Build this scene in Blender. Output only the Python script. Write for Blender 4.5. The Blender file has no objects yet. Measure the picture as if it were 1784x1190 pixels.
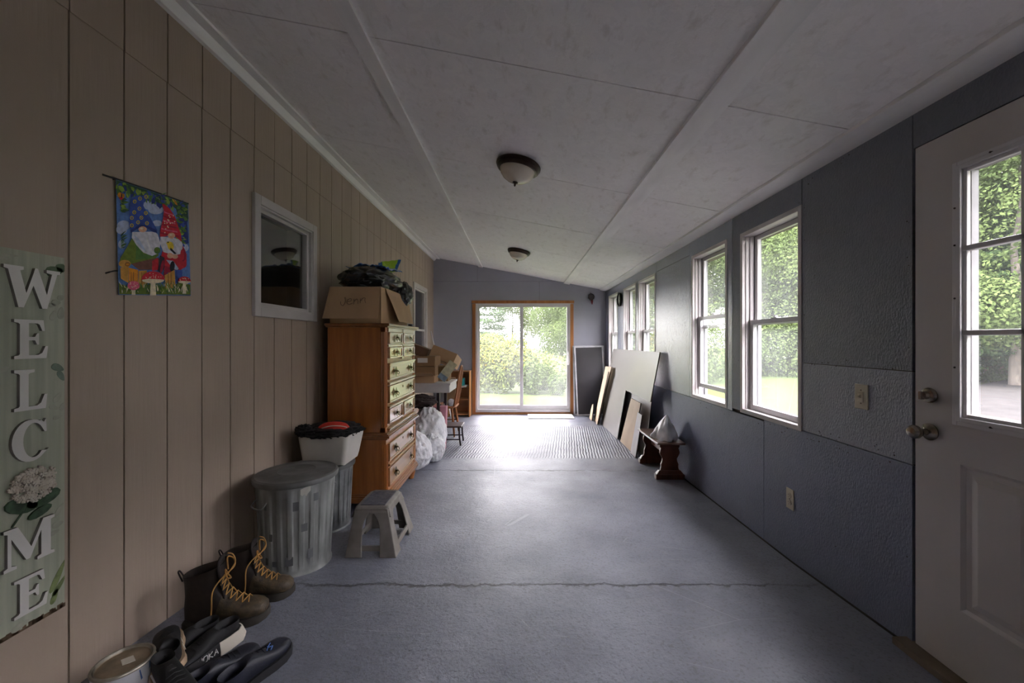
import bpy, bmesh, math, random
from mathutils import Vector, Matrix, noise
S = bpy.context.scene
C = S.collection
PI = math.pi
# ------------------------------------------------------------ camera, world, light
ZC = 1.416                       # eye height above the far end of the floor
F = 690.0                        # focal length in pixels of the 1784 frame
cam_d = bpy.data.cameras.new('camera'); cam = bpy.data.objects.new('camera', cam_d); C.objects.link(cam)
cam.location = (0, 0, ZC); cam.rotation_euler = (PI/2, 0, 0)
cam_d.sensor_width = 36; cam_d.lens = F*36/1784
cam_d.shift_x = (892-905)/1784; cam_d.shift_y = -(595-594)/1784
cam_d.clip_start = .02; cam_d.clip_end = 500
S.camera = cam
w = bpy.data.worlds.new('world'); S.world = w; w.use_nodes = True
wn = w.node_tree.nodes; wl = w.node_tree.links; wn.clear()
wo = wn.new('ShaderNodeOutputWorld'); wb = wn.new('ShaderNodeBackground')
tc = wn.new('ShaderNodeTexCoord'); sx = wn.new('ShaderNodeSeparateXYZ'); rp = wn.new('ShaderNodeValToRGB')
wl.new(tc.outputs['Generated'], sx.inputs[0]); wl.new(sx.outputs['Z'], rp.inputs[0])
rp.color_ramp.elements[0].position = 0; rp.color_ramp.elements[0].color = (1, .965, .985, 1)
rp.color_ramp.elements[1].position = .6; rp.color_ramp.elements[1].color = (.94, .90, .985, 1)
wl.new(rp.outputs[0], wb.inputs[0]); wb.inputs[1].default_value = 11.5
wl.new(wb.outputs[0], wo.inputs[0])
sd = bpy.data.lights.new('sun', 'SUN'); sd.energy = 13; sd.angle = math.radians(1.5); sd.color = (1, .95, .86)
sun = bpy.data.objects.new('sun', sd); C.objects.link(sun)
sun.rotation_euler = Vector((-.45, -.62, .95)).to_track_quat('Z', 'Y').to_euler()   # from behind the camera, high
S.view_settings.view_transform = 'Standard'; S.view_settings.look = 'None'
S.view_settings.gamma = 1; S.view_settings.use_curve_mapping = False
S.view_settings.exposure = 1.32
try:
    S.cycles.use_denoising = True
    S.cycles.max_bounces = 14; S.cycles.diffuse_bounces = 8; S.cycles.glossy_bounces = 4
    S.cycles.transparent_max_bounces = 24; S.cycles.sample_clamp_indirect = 12
    S.cycles.caustics_reflective = False; S.cycles.caustics_refractive = False
except Exception: pass

# ------------------------------------------------------------ materials
def nodes(name):
    m = bpy.data.materials.new(name); m.use_nodes = True
    nt = m.node_tree; return m, nt.nodes, nt.links, nt.nodes['Principled BSDF']
def mat(name, col, rough=.6, metal=0, var=.12, nscale=8, stretch=(1,1,1), bump=0, bscale=60, coat=0, crough=.1,
        spec=.5, col2=None, sheen=0, alpha=None, trans=0, bdist=.002, ior=None, cior=None, detail=4, bstretch=None, rvar=0):
    m, n, l, b = nodes(name)
    tc = n.new('ShaderNodeTexCoord'); mp = n.new('ShaderNodeMapping'); mp.inputs['Scale'].default_value = stretch
    l.new(tc.outputs['Object'], mp.inputs[0])
    no = n.new('ShaderNodeTexNoise'); no.inputs['Scale'].default_value = nscale; no.inputs['Detail'].default_value = detail
    l.new(mp.outputs[0], no.inputs['Vector'])
    mx = n.new('ShaderNodeMix'); mx.data_type = 'RGBA'
    c2 = col2 if col2 else tuple(c*(1-2*var) for c in col)
    c1 = col if col2 else tuple(min(1, c*(1+var)) for c in col)
    mr = n.new('ShaderNodeMapRange'); mr.inputs[1].default_value = .3; mr.inputs[2].default_value = .7
    l.new(no.outputs[0], mr.inputs[0]); l.new(mr.outputs[0], mx.inputs[0])
    mx.inputs[6].default_value = (*c1, 1); mx.inputs[7].default_value = (*c2, 1)
    l.new(mx.outputs[2], b.inputs['Base Color'])
    b.inputs['Roughness'].default_value = rough; b.inputs['Metallic'].default_value = metal
    b.inputs['Specular IOR Level'].default_value = spec
    if rvar:
        r = n.new('ShaderNodeMapRange'); r.inputs[3].default_value = rough-rvar; r.inputs[4].default_value = rough+rvar
        l.new(no.outputs[0], r.inputs[0]); l.new(r.outputs[0], b.inputs['Roughness'])
    if ior: b.inputs['IOR'].default_value = ior
    if coat:
        b.inputs['Coat Weight'].default_value = coat; b.inputs['Coat Roughness'].default_value = crough
        if cior: b.inputs['Coat IOR'].default_value = cior
    if sheen: b.inputs['Sheen Weight'].default_value = sheen
    if trans: b.inputs['Transmission Weight'].default_value = trans
    if bump:
        n2 = n.new('ShaderNodeTexNoise'); n2.inputs['Scale'].default_value = bscale; n2.inputs['Detail'].default_value = 5
        if bstretch:
            m2 = n.new('ShaderNodeMapping'); m2.inputs['Scale'].default_value = bstretch
            l.new(tc.outputs['Object'], m2.inputs[0]); l.new(m2.outputs[0], n2.inputs['Vector'])
        else: l.new(mp.outputs[0], n2.inputs['Vector'])
        bp = n.new('ShaderNodeBump'); bp.inputs['Strength'].default_value = bump; bp.inputs['Distance'].default_value = bdist
        l.new(n2.outputs[0], bp.inputs['Height']); l.new(bp.outputs[0], b.inputs['Normal'])
    return m
def flakes(name, col, rough=.4, var=.05, bump=.5, stain=0, coat=0, fscale=26):
    # painted oriented strand board: crossed wood strands under paint, larger blotches of wear
    m, n, l, b = nodes(name)
    tc = n.new('ShaderNodeTexCoord')
    vo = n.new('ShaderNodeTexVoronoi'); vo.inputs['Scale'].default_value = fscale; vo.feature = 'F1'
    no = n.new('ShaderNodeTexNoise'); no.inputs['Scale'].default_value = 9; no.inputs['Detail'].default_value = 3
    ad = n.new('ShaderNodeMix'); ad.data_type = 'RGBA'; ad.blend_type = 'ADD'; ad.inputs[0].default_value = .35
    l.new(tc.outputs['Object'], no.inputs['Vector']); l.new(tc.outputs['Object'], ad.inputs[6]); l.new(no.outputs['Color'], ad.inputs[7])
    mp = n.new('ShaderNodeMapping'); mp.inputs['Scale'].default_value = (1, 1, .35); l.new(ad.outputs[2], mp.inputs[0]); l.new(mp.outputs[0], vo.inputs['Vector'])
    fine = n.new('ShaderNodeTexNoise'); fine.inputs['Scale'].default_value = 120; fine.inputs['Detail'].default_value = 5
    fm = n.new('ShaderNodeMapping'); fm.inputs['Scale'].default_value = (1, 1, .6); l.new(tc.outputs['Object'], fm.inputs[0]); l.new(fm.outputs[0], fine.inputs['Vector'])
    s1 = n.new('ShaderNodeSeparateColor'); l.new(vo.outputs['Color'], s1.inputs[0])
    hm = n.new('ShaderNodeMath'); hm.operation = 'MULTIPLY_ADD'; hm.inputs[1].default_value = .9; l.new(s1.outputs[0], hm.inputs[0]); l.new(fine.outputs[0], hm.inputs[2])
    bp = n.new('ShaderNodeBump'); bp.inputs['Strength'].default_value = bump; bp.inputs['Distance'].default_value = .0045
    l.new(hm.outputs[0], bp.inputs['Height']); l.new(bp.outputs[0], b.inputs['Normal'])
    big = n.new('ShaderNodeTexNoise'); big.inputs['Scale'].default_value = 2.2; big.inputs['Detail'].default_value = 6; l.new(tc.outputs['Object'], big.inputs['Vector'])
    sm = n.new('ShaderNodeMath'); sm.operation = 'MULTIPLY_ADD'; sm.inputs[1].default_value = .5; l.new(s1.outputs[1], sm.inputs[0]); l.new(big.outputs[0], sm.inputs[2])
    mr = n.new('ShaderNodeMapRange'); mr.inputs[1].default_value = .35; mr.inputs[2].default_value = 1.15; l.new(sm.outputs[0], mr.inputs[0])
    mx = n.new('ShaderNodeMix'); mx.data_type = 'RGBA'
    mx.inputs[6].default_value = (*[c*(1+var) for c in col], 1); mx.inputs[7].default_value = (*[c*(1-2*var) for c in col], 1)
    l.new(mr.outputs[0], mx.inputs[0]); out = mx.outputs[2]
    if stain:
        st = n.new('ShaderNodeTexNoise'); st.inputs['Scale'].default_value = 11.5; st.inputs['Detail'].default_value = 8; st.inputs['Roughness'].default_value = .65
        sp = n.new('ShaderNodeMapping'); sp.inputs['Scale'].default_value = (1.6, .7, 1); l.new(tc.outputs['Object'], sp.inputs[0]); l.new(sp.outputs[0], st.inputs['Vector'])
        sr = n.new('ShaderNodeMapRange'); sr.inputs[1].default_value = .55; sr.inputs[2].default_value = .70; sr.inputs[4].default_value = stain; l.new(st.outputs[0], sr.inputs[0])
        m3 = n.new('ShaderNodeMix'); m3.data_type = 'RGBA'; m3.inputs[7].default_value = (col[0]*.55, col[1]*.5, col[2]*.42, 1)
        l.new(sr.outputs[0], m3.inputs[0]); l.new(out, m3.inputs[6]); out = m3.outputs[2]
    l.new(out, b.inputs['Base Color']); b.inputs['Roughness'].default_value = rough; l.new(bp.outputs[0], b.inputs['Coat Normal'])
    if coat: b.inputs['Coat Weight'].default_value = coat; b.inputs['Coat Roughness'].default_value = .2
    return m
def floor_mat():
    m, n, l, b = nodes('painted_concrete')
    tc = n.new('ShaderNodeTexCoord'); sp = n.new('ShaderNodeSeparateXYZ'); l.new(tc.outputs['Object'], sp.inputs[0])
    big = n.new('ShaderNodeTexNoise'); big.inputs['Scale'].default_value = 1.6; big.inputs['Detail'].default_value = 8; big.inputs['Roughness'].default_value = .6
    l.new(tc.outputs['Object'], big.inputs['Vector'])
    fine = n.new('ShaderNodeTexNoise'); fine.inputs['Scale'].default_value = 70; fine.inputs['Detail'].default_value = 6; fine.inputs['Roughness'].default_value = .7
    l.new(tc.outputs['Object'], fine.inputs['Vector'])
    def math_(op, a, bb, clamp=False):
        x = n.new('ShaderNodeMath'); x.operation = op; x.use_clamp = clamp
        for i, v in enumerate((a, bb)):
            if v is None: continue
            if isinstance(v, (int, float)): x.inputs[i].default_value = v
            else: l.new(v, x.inputs[i])
        return x.outputs[0]
    wob = n.new('ShaderNodeTexNoise'); wob.inputs['Scale'].default_value = 6; wob.inputs['Detail'].default_value = 12; wob.inputs['Roughness'].default_value = .78; l.new(tc.outputs['Object'], wob.inputs['Vector'])
    wy = math_('MULTIPLY', math_('SUBTRACT', wob.outputs[0], .5), .17)
    yy = math_('ADD', sp.outputs['Y'], wy)
    crack = None
    for y0, wd in ((4.24, .008), (2.16, .008), (6.55, .007)):
        d = math_('ABSOLUTE', math_('SUBTRACT', yy, y0), None)
        wv = math_('MULTIPLY', math_('GREATER_THAN', fine.outputs[0], .40), wd)
        c = math_('SUBTRACT', 1, math_('DIVIDE', d, math_('ADD', wv, wd*.35)), True)
        crack = c if crack is None else math_('MAXIMUM', crack, c)
    # chips and grit: scattered small dark worn specks
    ch = n.new('ShaderNodeTexNoise'); ch.inputs['Scale'].default_value = 24; ch.inputs['Detail'].default_value = 6; ch.inputs['Roughness'].default_value = .75; l.new(tc.outputs['Object'], ch.inputs['Vector'])
    chm = n.new('ShaderNodeMapRange'); chm.inputs[1].default_value = .60; chm.inputs[2].default_value = .67; l.new(ch.outputs[0], chm.inputs[0])
    # long thin scratches
    scr = n.new('ShaderNodeTexVoronoi'); scr.feature = 'DISTANCE_TO_EDGE'; scr.inputs['Scale'].default_value = 1.1
    sm = n.new('ShaderNodeMapping'); sm.inputs['Rotation'].default_value = (0, 0, .5); sm.inputs['Scale'].default_value = (1, 2.2, 1)
    l.new(tc.outputs['Object'], sm.inputs[0]); l.new(sm.outputs[0], scr.inputs['Vector'])
    scm = math_('MULTIPLY', math_('LESS_THAN', scr.outputs['Distance'], .003), math_('GREATER_THAN', big.outputs[0], .56))
    mx = n.new('ShaderNodeMix'); mx.data_type = 'RGBA'; mx.inputs[6].default_value = (.215, .226, .272, 1); mx.inputs[7].default_value = (.135, .143, .176, 1)
    mr = n.new('ShaderNodeMapRange'); mr.inputs[1].default_value = .35; mr.inputs[2].default_value = .68; l.new(big.outputs[0], mr.inputs[0]); l.new(mr.outputs[0], mx.inputs[0])
    m2 = n.new('ShaderNodeMix'); m2.data_type = 'RGBA'; m2.inputs[7].default_value = (.10, .10, .105, 1)
    near = None
    for y0 in (4.24, 2.16):
        dn = math_('SUBTRACT', 1, math_('DIVIDE', math_('ABSOLUTE', math_('SUBTRACT', yy, y0), None), .10), True)
        near = dn if near is None else math_('MAXIMUM', near, dn)
    chip2 = math_('MULTIPLY', math_('GREATER_THAN', ch.outputs[0], .52), math_('MULTIPLY', near, math_('GREATER_THAN', big.outputs[0], .46)))
    # fine pitting in the paint
    pit = n.new('ShaderNodeTexNoise'); pit.inputs['Scale'].default_value = 75; pit.inputs['Detail'].default_value = 2; l.new(tc.outputs['Object'], pit.inputs['Vector'])
    pm = n.new('ShaderNodeMapRange'); pm.inputs[1].default_value = .54; pm.inputs[2].default_value = .66; pm.inputs[4].default_value = .5; l.new(pit.outputs[0], pm.inputs[0])
    l.new(math_('MAXIMUM', pm.outputs[0], math_('MULTIPLY', math_('MAXIMUM', chm.outputs[0], chip2), .6)), m2.inputs[0]); l.new(mx.outputs[2], m2.inputs[6])
    m3 = n.new('ShaderNodeMix'); m3.data_type = 'RGBA'; m3.inputs[7].default_value = (.06, .055, .05, 1)
    cm = n.new('ShaderNodeMapRange'); cm.inputs[1].default_value = .40; cm.inputs[2].default_value = .58; cm.inputs[3].default_value = .1; cm.inputs[4].default_value = .85; l.new(wob.outputs[0], cm.inputs[0])
    l.new(math_('MULTIPLY', crack, cm.outputs[0]), m3.inputs[0]); l.new(m2.outputs[2], m3.inputs[6])
    m4 = n.new('ShaderNodeMix'); m4.data_type = 'RGBA'; m4.inputs[7].default_value = (.5, .52, .56, 1)
    l.new(math_('MULTIPLY', scm, .18), m4.inputs[0]); l.new(m3.outputs[2], m4.inputs[6])
    l.new(m4.outputs[2], b.inputs['Base Color'])
    rr = n.new('ShaderNodeMapRange'); rr.inputs[1].default_value = .3; rr.inputs[2].default_value = .7; rr.inputs[3].default_value = .34; rr.inputs[4].default_value = .6
    l.new(big.outputs[0], rr.inputs[0]); l.new(rr.outputs[0], b.inputs['Roughness'])
    # trowel / broom ridges across the middle of the slab
    wv = n.new('ShaderNodeTexWave'); wv.inputs['Scale'].default_value = 9; wv.inputs['Distortion'].default_value = 3.5; wv.inputs['Detail'].default_value = 3
    wm = n.new('ShaderNodeMapping'); wm.inputs['Rotation'].default_value = (0, 0, .12); l.new(tc.outputs['Object'], wm.inputs[0]); l.new(wm.outputs[0], wv.inputs['Vector'])
    band = math_('MULTIPLY', math_('GREATER_THAN', sp.outputs['Y'], 4.7), math_('LESS_THAN', sp.outputs['Y'], 6.5))
    hh = math_('ADD', math_('MULTIPLY', fine.outputs[0], .5), math_('MULTIPLY', math_('MULTIPLY', wv.outputs[0], band), .9))
    hh = math_('ADD', hh, math_('MULTIPLY', big.outputs[0], 2.5))
    hh = math_('SUBTRACT', hh, math_('MULTIPLY', crack, 2)); hh = math_('ADD', hh, math_('MULTIPLY', ch.outputs[0], 1.2))
    bp = n.new('ShaderNodeBump'); bp.inputs['Strength'].default_value = .9; bp.inputs['Distance'].default_value = .006
    l.new(hh, bp.inputs['Height']); l.new(bp.outputs[0], b.inputs['Normal'])
    b.inputs['Coat Weight'].default_value = .15; b.inputs['Coat Roughness'].default_value = .3
    return m
def wood(name, c1, c2, axis='z', rough=.4, coat=0, crough=.12, cior=1.5, scale=5, bump=.08):
    m, n, l, b = nodes(name)
    tc = n.new('ShaderNodeTexCoord'); mp = n.new('ShaderNodeMapping')
    mp.inputs['Scale'].default_value = {'z': (1, 1, .08), 'y': (1, .08, 1), 'x': (.08, 1, 1)}[axis]
    l.new(tc.outputs['Object'], mp.inputs[0])
    no = n.new('ShaderNodeTexNoise'); no.inputs['Scale'].default_value = scale*3; no.inputs['Detail'].default_value = 6; no.inputs['Distortion'].default_value = .8
    l.new(mp.outputs[0], no.inputs['Vector'])
    wv = n.new('ShaderNodeTexNoise'); wv.inputs['Scale'].default_value = scale*14; wv.inputs['Detail'].default_value = 3; l.new(mp.outputs[0], wv.inputs['Vector'])
    ad = n.new('ShaderNodeMath'); ad.operation = 'MULTIPLY_ADD'; ad.inputs[1].default_value = .45; l.new(wv.outputs[0], ad.inputs[0]); l.new(no.outputs[0], ad.inputs[2])
    mr = n.new('ShaderNodeMapRange'); mr.inputs[1].default_value = .5; mr.inputs[2].default_value = .95; l.new(ad.outputs[0], mr.inputs[0])
    mx = n.new('ShaderNodeMix'); mx.data_type = 'RGBA'; mx.inputs[6].default_value = (*c1, 1); mx.inputs[7].default_value = (*c2, 1)
    l.new(mr.outputs[0], mx.inputs[0]); l.new(mx.outputs[2], b.inputs['Base Color']); b.inputs['Roughness'].default_value = rough
    bp = n.new('ShaderNodeBump'); bp.inputs['Strength'].default_value = bump; bp.inputs['Distance'].default_value = .002; l.new(ad.outputs[0], bp.inputs['Height']); l.new(bp.outputs[0], b.inputs['Normal'])
    if coat: b.inputs['Coat Weight'].default_value = coat; b.inputs['Coat Roughness'].default_value = crough; b.inputs['Coat IOR'].default_value = cior
    return m
def pane(name, haze, tint=(1,1,1), hcol=(.85,.88,.9)):
    # thin window glass: clear, fresnel sheen, plus the film of dust that real old panes carry
    m = bpy.data.materials.new(name); m.use_nodes = True; n = m.node_tree.nodes; l = m.node_tree.links; n.clear()
    o = n.new('ShaderNodeOutputMaterial'); t = n.new('ShaderNodeBsdfTransparent'); t.inputs[0].default_value = (*tint, 1)
    g = n.new('ShaderNodeBsdfGlossy'); g.inputs['Roughness'].default_value = .01
    lw = n.new('ShaderNodeLayerWeight'); pw = n.new('ShaderNodeMath'); pw.operation = 'POWER'; pw.inputs[1].default_value = 5; l.new(lw.outputs['Facing'], pw.inputs[0])
    fr = n.new('ShaderNodeMath'); fr.operation = 'MULTIPLY_ADD'; fr.inputs[1].default_value = .92; fr.inputs[2].default_value = .08; l.new(pw.outputs[0], fr.inputs[0])
    lw.inputs[0].default_value = .5
    mx = n.new('ShaderNodeMixShader'); l.new(fr.outputs[0], mx.inputs[0]); l.new(t.outputs[0], mx.inputs[1]); l.new(g.outputs[0], mx.inputs[2])
    out = mx.outputs[0]
    if haze:
        tr = n.new('ShaderNodeBsdfTranslucent'); tr.inputs[0].default_value = (*hcol, 1)
        tc = n.new('ShaderNodeTexCoord'); no = n.new('ShaderNodeTexNoise'); no.inputs['Scale'].default_value = 2.2; no.inputs['Detail'].default_value = 6
        mp = n.new('ShaderNodeMapping'); mp.inputs['Scale'].default_value = (1, 1, .4); l.new(tc.outputs['Object'], mp.inputs[0]); l.new(mp.outputs[0], no.inputs['Vector'])
        r = n.new('ShaderNodeMapRange'); r.inputs[1].default_value = .3; r.inputs[2].default_value = .7; r.inputs[3].default_value = haze*.6; r.inputs[4].default_value = haze*1.4
        l.new(no.outputs[0], r.inputs[0])
        m2 = n.new('ShaderNodeMixShader'); l.new(r.outputs[0], m2.inputs[0]); l.new(out, m2.inputs[1]); l.new(tr.outputs[0], m2.inputs[2]); out = m2.outputs[0]
    l.new(out, o.inputs[0]); return m
def leafmat(name, a, b_, tl=.35):
    m = bpy.data.materials.new(name); m.use_nodes = True; n = m.node_tree.nodes; l = m.node_tree.links; n.clear()
    o = n.new('ShaderNodeOutputMaterial'); d = n.new('ShaderNodeBsdfDiffuse'); t = n.new('ShaderNodeBsdfTranslucent')
    tc = n.new('ShaderNodeTexCoord'); no = n.new('ShaderNodeTexNoise'); no.inputs['Scale'].default_value = .9; no.inputs['Detail'].default_value = 8; no.inputs['Roughness'].default_value = .75
    l.new(tc.outputs['Object'], no.inputs['Vector'])
    r = n.new('ShaderNodeMapRange'); r.inputs[1].default_value = .35; r.inputs[2].default_value = .65; l.new(no.outputs[0], r.inputs[0])
    mx = n.new('ShaderNodeMix'); mx.data_type = 'RGBA'; mx.inputs[6].default_value = (*a, 1); mx.inputs[7].default_value = (*b_, 1); l.new(r.outputs[0], mx.inputs[0])
    l.new(mx.outputs[2], d.inputs[0]); l.new(mx.outputs[2], t.inputs[0])
    ms = n.new('ShaderNodeMixShader'); ms.inputs[0].default_value = tl; l.new(d.outputs[0], ms.inputs[1]); l.new(t.outputs[0], ms.inputs[2]); l.new(ms.outputs[0], o.inputs[0])
    return m

# ------------------------------------------------------------ mesh builder (z is measured from the eye height)
ORG = {}
class MB:
    def __init__(s): s.v = []; s.f = []; s.m = []
    def pts(s, pts, faces, m=0):
        b = len(s.v); s.v += [Vector(p) for p in pts]; s.f += [tuple(b+i for i in f) for f in faces]; s.m += [m]*len(faces); return s
    def hexa(s, p, m=0):   # p: 4 bottom then 4 top, both counter-clockwise
        return s.pts(p, [(3,2,1,0),(4,5,6,7),(0,1,5,4),(1,2,6,5),(2,3,7,6),(3,0,4,7)], m)
    def box(s, x0, x1, y0, y1, z0, z1, m=0):
        return s.hexa([(x0,y0,z0),(x1,y0,z0),(x1,y1,z0),(x0,y1,z0),(x0,y0,z1),(x1,y0,z1),(x1,y1,z1),(x0,y1,z1)], m)
    def frus(s, b, t, z0, z1, m=0):   # b, t = (x0,x1,y0,y1)
        return s.hexa([(b[0],b[2],z0),(b[1],b[2],z0),(b[1],b[3],z0),(b[0],b[3],z0),(t[0],t[2],z1),(t[1],t[2],z1),(t[1],t[3],z1),(t[0],t[3],z1)], m)
    def obox(s, M, sx, sy, sz, m=0):
        p = [M @ Vector((a*sx/2, b*sy/2, c*sz/2)) for c in (-1,1) for a,b in ((-1,-1),(1,-1),(1,1),(-1,1))]
        return s.hexa(p, m)
    def loft(s, rings, cap=True, m=0, closed=True):
        k = len(rings[0]); base = len(s.v)
        for r in rings: s.v += [Vector(p) for p in r]
        for i in range(len(rings)-1):
            for j in range(k if closed else k-1):
                a = base+i*k+j; b = base+i*k+(j+1) % k
                s.f.append((a, b, b+k, a+k)); s.m.append(m)
        if cap:
            s.f.append(tuple(base+j for j in reversed(range(k)))); s.m.append(m)
            s.f.append(tuple(base+(len(rings)-1)*k+j for j in range(k))); s.m.append(m)
        return s
    def cyl(s, p0, p1, r0, r1=None, n=16, m=0, cap=True):
        r1 = r0 if r1 is None else r1; p0 = Vector(p0); p1 = Vector(p1); d = (p1-p0).normalized()
        u = d.orthogonal().normalized(); v = d.cross(u)
        R = [[p+(u*math.cos(a)+v*math.sin(a))*r for a in (2*PI*i/n for i in range(n))] for p, r in ((p0,r0),(p1,r1))]
        return s.loft(R, cap, m)
    def tube(s, P, r, n=8, m=0, closed=False, flat=1):
        P = [Vector(p) for p in P]; rings = []; u = None
        for i, p in enumerate(P):
            if closed: t = (P[(i+1) % len(P)]-P[i-1])
            else: t = (P[min(i+1, len(P)-1)]-P[max(i-1, 0)])
            t.normalize()
            if u is None: u = t.orthogonal().normalized()
            u = (u-t*u.dot(t)).normalized(); v = t.cross(u)
            rr = r[i] if isinstance(r, (list, tuple)) else r
            rings.append([p+(u*math.cos(a)+v*math.sin(a)*flat)*rr for a in (2*PI*k/n for k in range(n))])
        if closed: rings.append(rings[0])
        return s.loft(rings, not closed, m)
    def lathe(s, prof, c=(0,0,0), n=32, m=0, M=None, cap=False):   # prof [(r,z)]
        M = M or Matrix.Identity(3); c = Vector(c)
        R = [[c+M @ Vector((r*math.cos(a), r*math.sin(a), z)) for a in (2*PI*i/n for i in range(n))] for r, z in prof]
        return s.loft(R, cap, m)
    def prism(s, poly, d, m=0):   # poly: 3d points, d: extrusion vector
        k = len(poly); d = Vector(d); P = [Vector(p) for p in poly]
        return s.pts(P+[p+d for p in P], [tuple(reversed(range(k))), tuple(range(k, 2*k))]+[(i, (i+1) % k, (i+1) % k+k, i+k) for i in range(k)], m)
    def grid(s, fn, nu, nv, m=0):
        b = len(s.v)
        for i in range(nu+1):
            for j in range(nv+1): s.v.append(Vector(fn(i/nu, j/nv)))
        for i in range(nu):
            for j in range(nv):
                a = b+i*(nv+1)+j; s.f.append((a, a+nv+1, a+nv+2, a+1)); s.m.append(m)
        return s
    def lump(s, c, r, seed=0, amp=.15, freq=2.5, ridge=0, flat=None, nu=48, nv=32, m=0, pinch=0, dens=1):
        c = Vector(c); r = Vector(r); off = Vector((seed*7.3, seed*3.1, seed*1.7)); rings = []
        for i in range(nv+1):
            th = PI*(i/nv); th = min(max(th, .02), PI-.02); ring = []
            for j in range(nu):
                ph = 2*PI*j/nu; d = Vector((math.sin(th)*math.cos(ph), math.sin(th)*math.sin(ph), -math.cos(th)))
                q = d*freq+off
                v = noise.fractal(q, 1, 2, 4)*amp
                if ridge: v += (1-2*abs(noise.noise(q*2.1+Vector((0,0,seed)))))*ridge*.5 - ridge*.3*abs(noise.noise(q*4.7))
                k = 1+v
                if pinch and d.z > 0: k *= 1-pinch*d.z**3*.6; 
                p = Vector((d.x*r.x, d.y*r.y, d.z*r.z))*k
                if pinch and d.z > .9: p.z += pinch*r.z*(d.z-.9)*6
                p += c
                if flat is not None and p.z < flat: p.z = flat
                ring.append(p)
            rings.append(ring)
        return s.loft(rings, True, m)
    def build(s, name, mats, parent=None, smooth=None, bevel=0, seg=2, kind=None, origin=None, sub=0, recalc=True):
        if not isinstance(mats, (list, tuple)): mats = [mats]
        o_ = ORG[parent.name] if parent else Vector(origin if origin is not None else sum(s.v, Vector())/len(s.v) if kind != 'structure' else (0,0,0))
        me = bpy.data.meshes.new(name)
        me.from_pydata([tuple(v-o_) for v in s.v], [], s.f)
        for mm in mats: me.materials.append(mm)
        if len(mats) > 1: me.polygons.foreach_set('material_index', s.m)
        if recalc:
            bm = bmesh.new(); bm.from_mesh(me); bmesh.ops.recalc_face_normals(bm, faces=bm.faces); bm.to_mesh(me); bm.free()
        if smooth is not None:
            me.polygons.foreach_set('use_smooth', [True]*len(me.polygons)); me.set_sharp_from_angle(angle=math.radians(smooth))
        me.update()
        o = bpy.data.objects.new(name, me); C.objects.link(o)
        if parent: o.parent = parent
        else: o.location = (o_.x, o_.y, o_.z+ZC)
        ORG[o.name] = o_
        if bevel:
            b = o.modifiers.new('bevel', 'BEVEL'); b.width = bevel; b.segments = seg; b.limit_method = 'ANGLE'; b.angle_limit = math.radians(35); b.harden_normals = False
        if sub:
            q = o.modifiers.new('sub', 'SUBSURF'); q.levels = sub; q.render_levels = sub
        if kind: o['kind'] = kind
        return o
def thing(name, label, cat, org, group=None):
    o = bpy.data.objects.new(name, None); C.objects.link(o); org = Vector(org)
    o.location = (org.x, org.y, org.z+ZC); o.empty_display_size = .05; ORG[o.name] = org
    o['label'] = label; o['category'] = cat
    if group: o['group'] = group
    return o
def tag(o, label, cat, group=None):
    o['label'] = label; o['category'] = cat
    if group: o['group'] = group
    return o
HK = [(-9, 1.27), (1.0, 1.27), (1.4, 1.29), (1.67, 1.298), (2.4, 1.345), (3.9, 1.385), (7.64, 1.416), (20, 1.416)]
def fz(y):      # the slab is not level: it rises a little towards the near end
    for (a, h0), (b, h1) in zip(HK, HK[1:]):
        if y <= b: return -(h0+(h1-h0)*(y-a)/(b-a))
    return -1.416
def LW(px, py, X=-1.66):   # measured point on a plane x = X
    Y = F*X/(px-905); return Vector((X, Y, (594-py)/F*Y))
def seg_spline(P, n=6):
    P = [Vector(p) for p in P]; out = []
    for i in range(len(P)-1):
        a, b, c, d = P[max(i-1,0)], P[i], P[i+1], P[min(i+2, len(P)-1)]
        for k in range(n):
            t = k/n; out.append(.5*((2*b)+(-a+c)*t+(2*a-5*b+4*c-d)*t*t+(-a+3*b-3*c+d)*t**3))
    out.append(P[-1]); return out
def rect_minus(rect, holes):
    out = [rect]
    for h in holes:
        nxt = []
        for (a,b,c,d) in out:
            ha,hb,hc,hd = h
            if hb <= a or ha >= b or hd <= c or hc >= d: nxt.append((a,b,c,d)); continue
            if ha > a: nxt.append((a,ha,c,d))
            if hb < b: nxt.append((hb,b,c,d))
            a2, b2 = max(a,ha), min(b,hb)
            if hc > c: nxt.append((a2,b2,c,hc))
            if hd < d: nxt.append((a2,b2,hd,d))
        out = nxt
    return [r for r in out if r[1]-r[0] > 1e-4 and r[3]-r[2] > 1e-4]

# palette
M_beige = mat('beige_siding_paint', (.43,.34,.27), .55, var=.05, nscale=3, stretch=(1,1,.3), bump=.6, bscale=70, bstretch=(1,1,.06), bdist=.003)
M_gap = mat('dark_gap', (.05,.038,.03), .9)
M_white = mat('white_trim_paint', (.92,.90,.88), .45, var=.06, nscale=9, stretch=(1,.2,1), bump=.15, bscale=50)
M_ceil = flakes('painted_ceiling_board', (.90,.87,.855), rough=.6, var=.03, bump=.35, stain=.32)
M_wallA = flakes('slate_paint_dark', (.185,.196,.235), rough=.40, bump=.9)
M_wallB = flakes('slate_paint_light', (.28,.295,.345), rough=.36, bump=1)
M_wallC = flakes('slate_paint_blue', (.165,.185,.26), rough=.36, bump=.8)
M_wallD = mat('grey_blue_plywood_paint', (.36,.365,.42), .5, var=.04, nscale=2, bump=.12, bscale=40)
M_floor = floor_mat()
M_vinyl = mat('white_vinyl', (.66,.64,.64), .3, var=.02)
M_pink = mat('off_white_casing_paint', (.60,.56,.55), .45, var=.04, nscale=6, bump=.1, bscale=60)
M_pane = pane('dusty_window_glass', .045)
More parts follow.
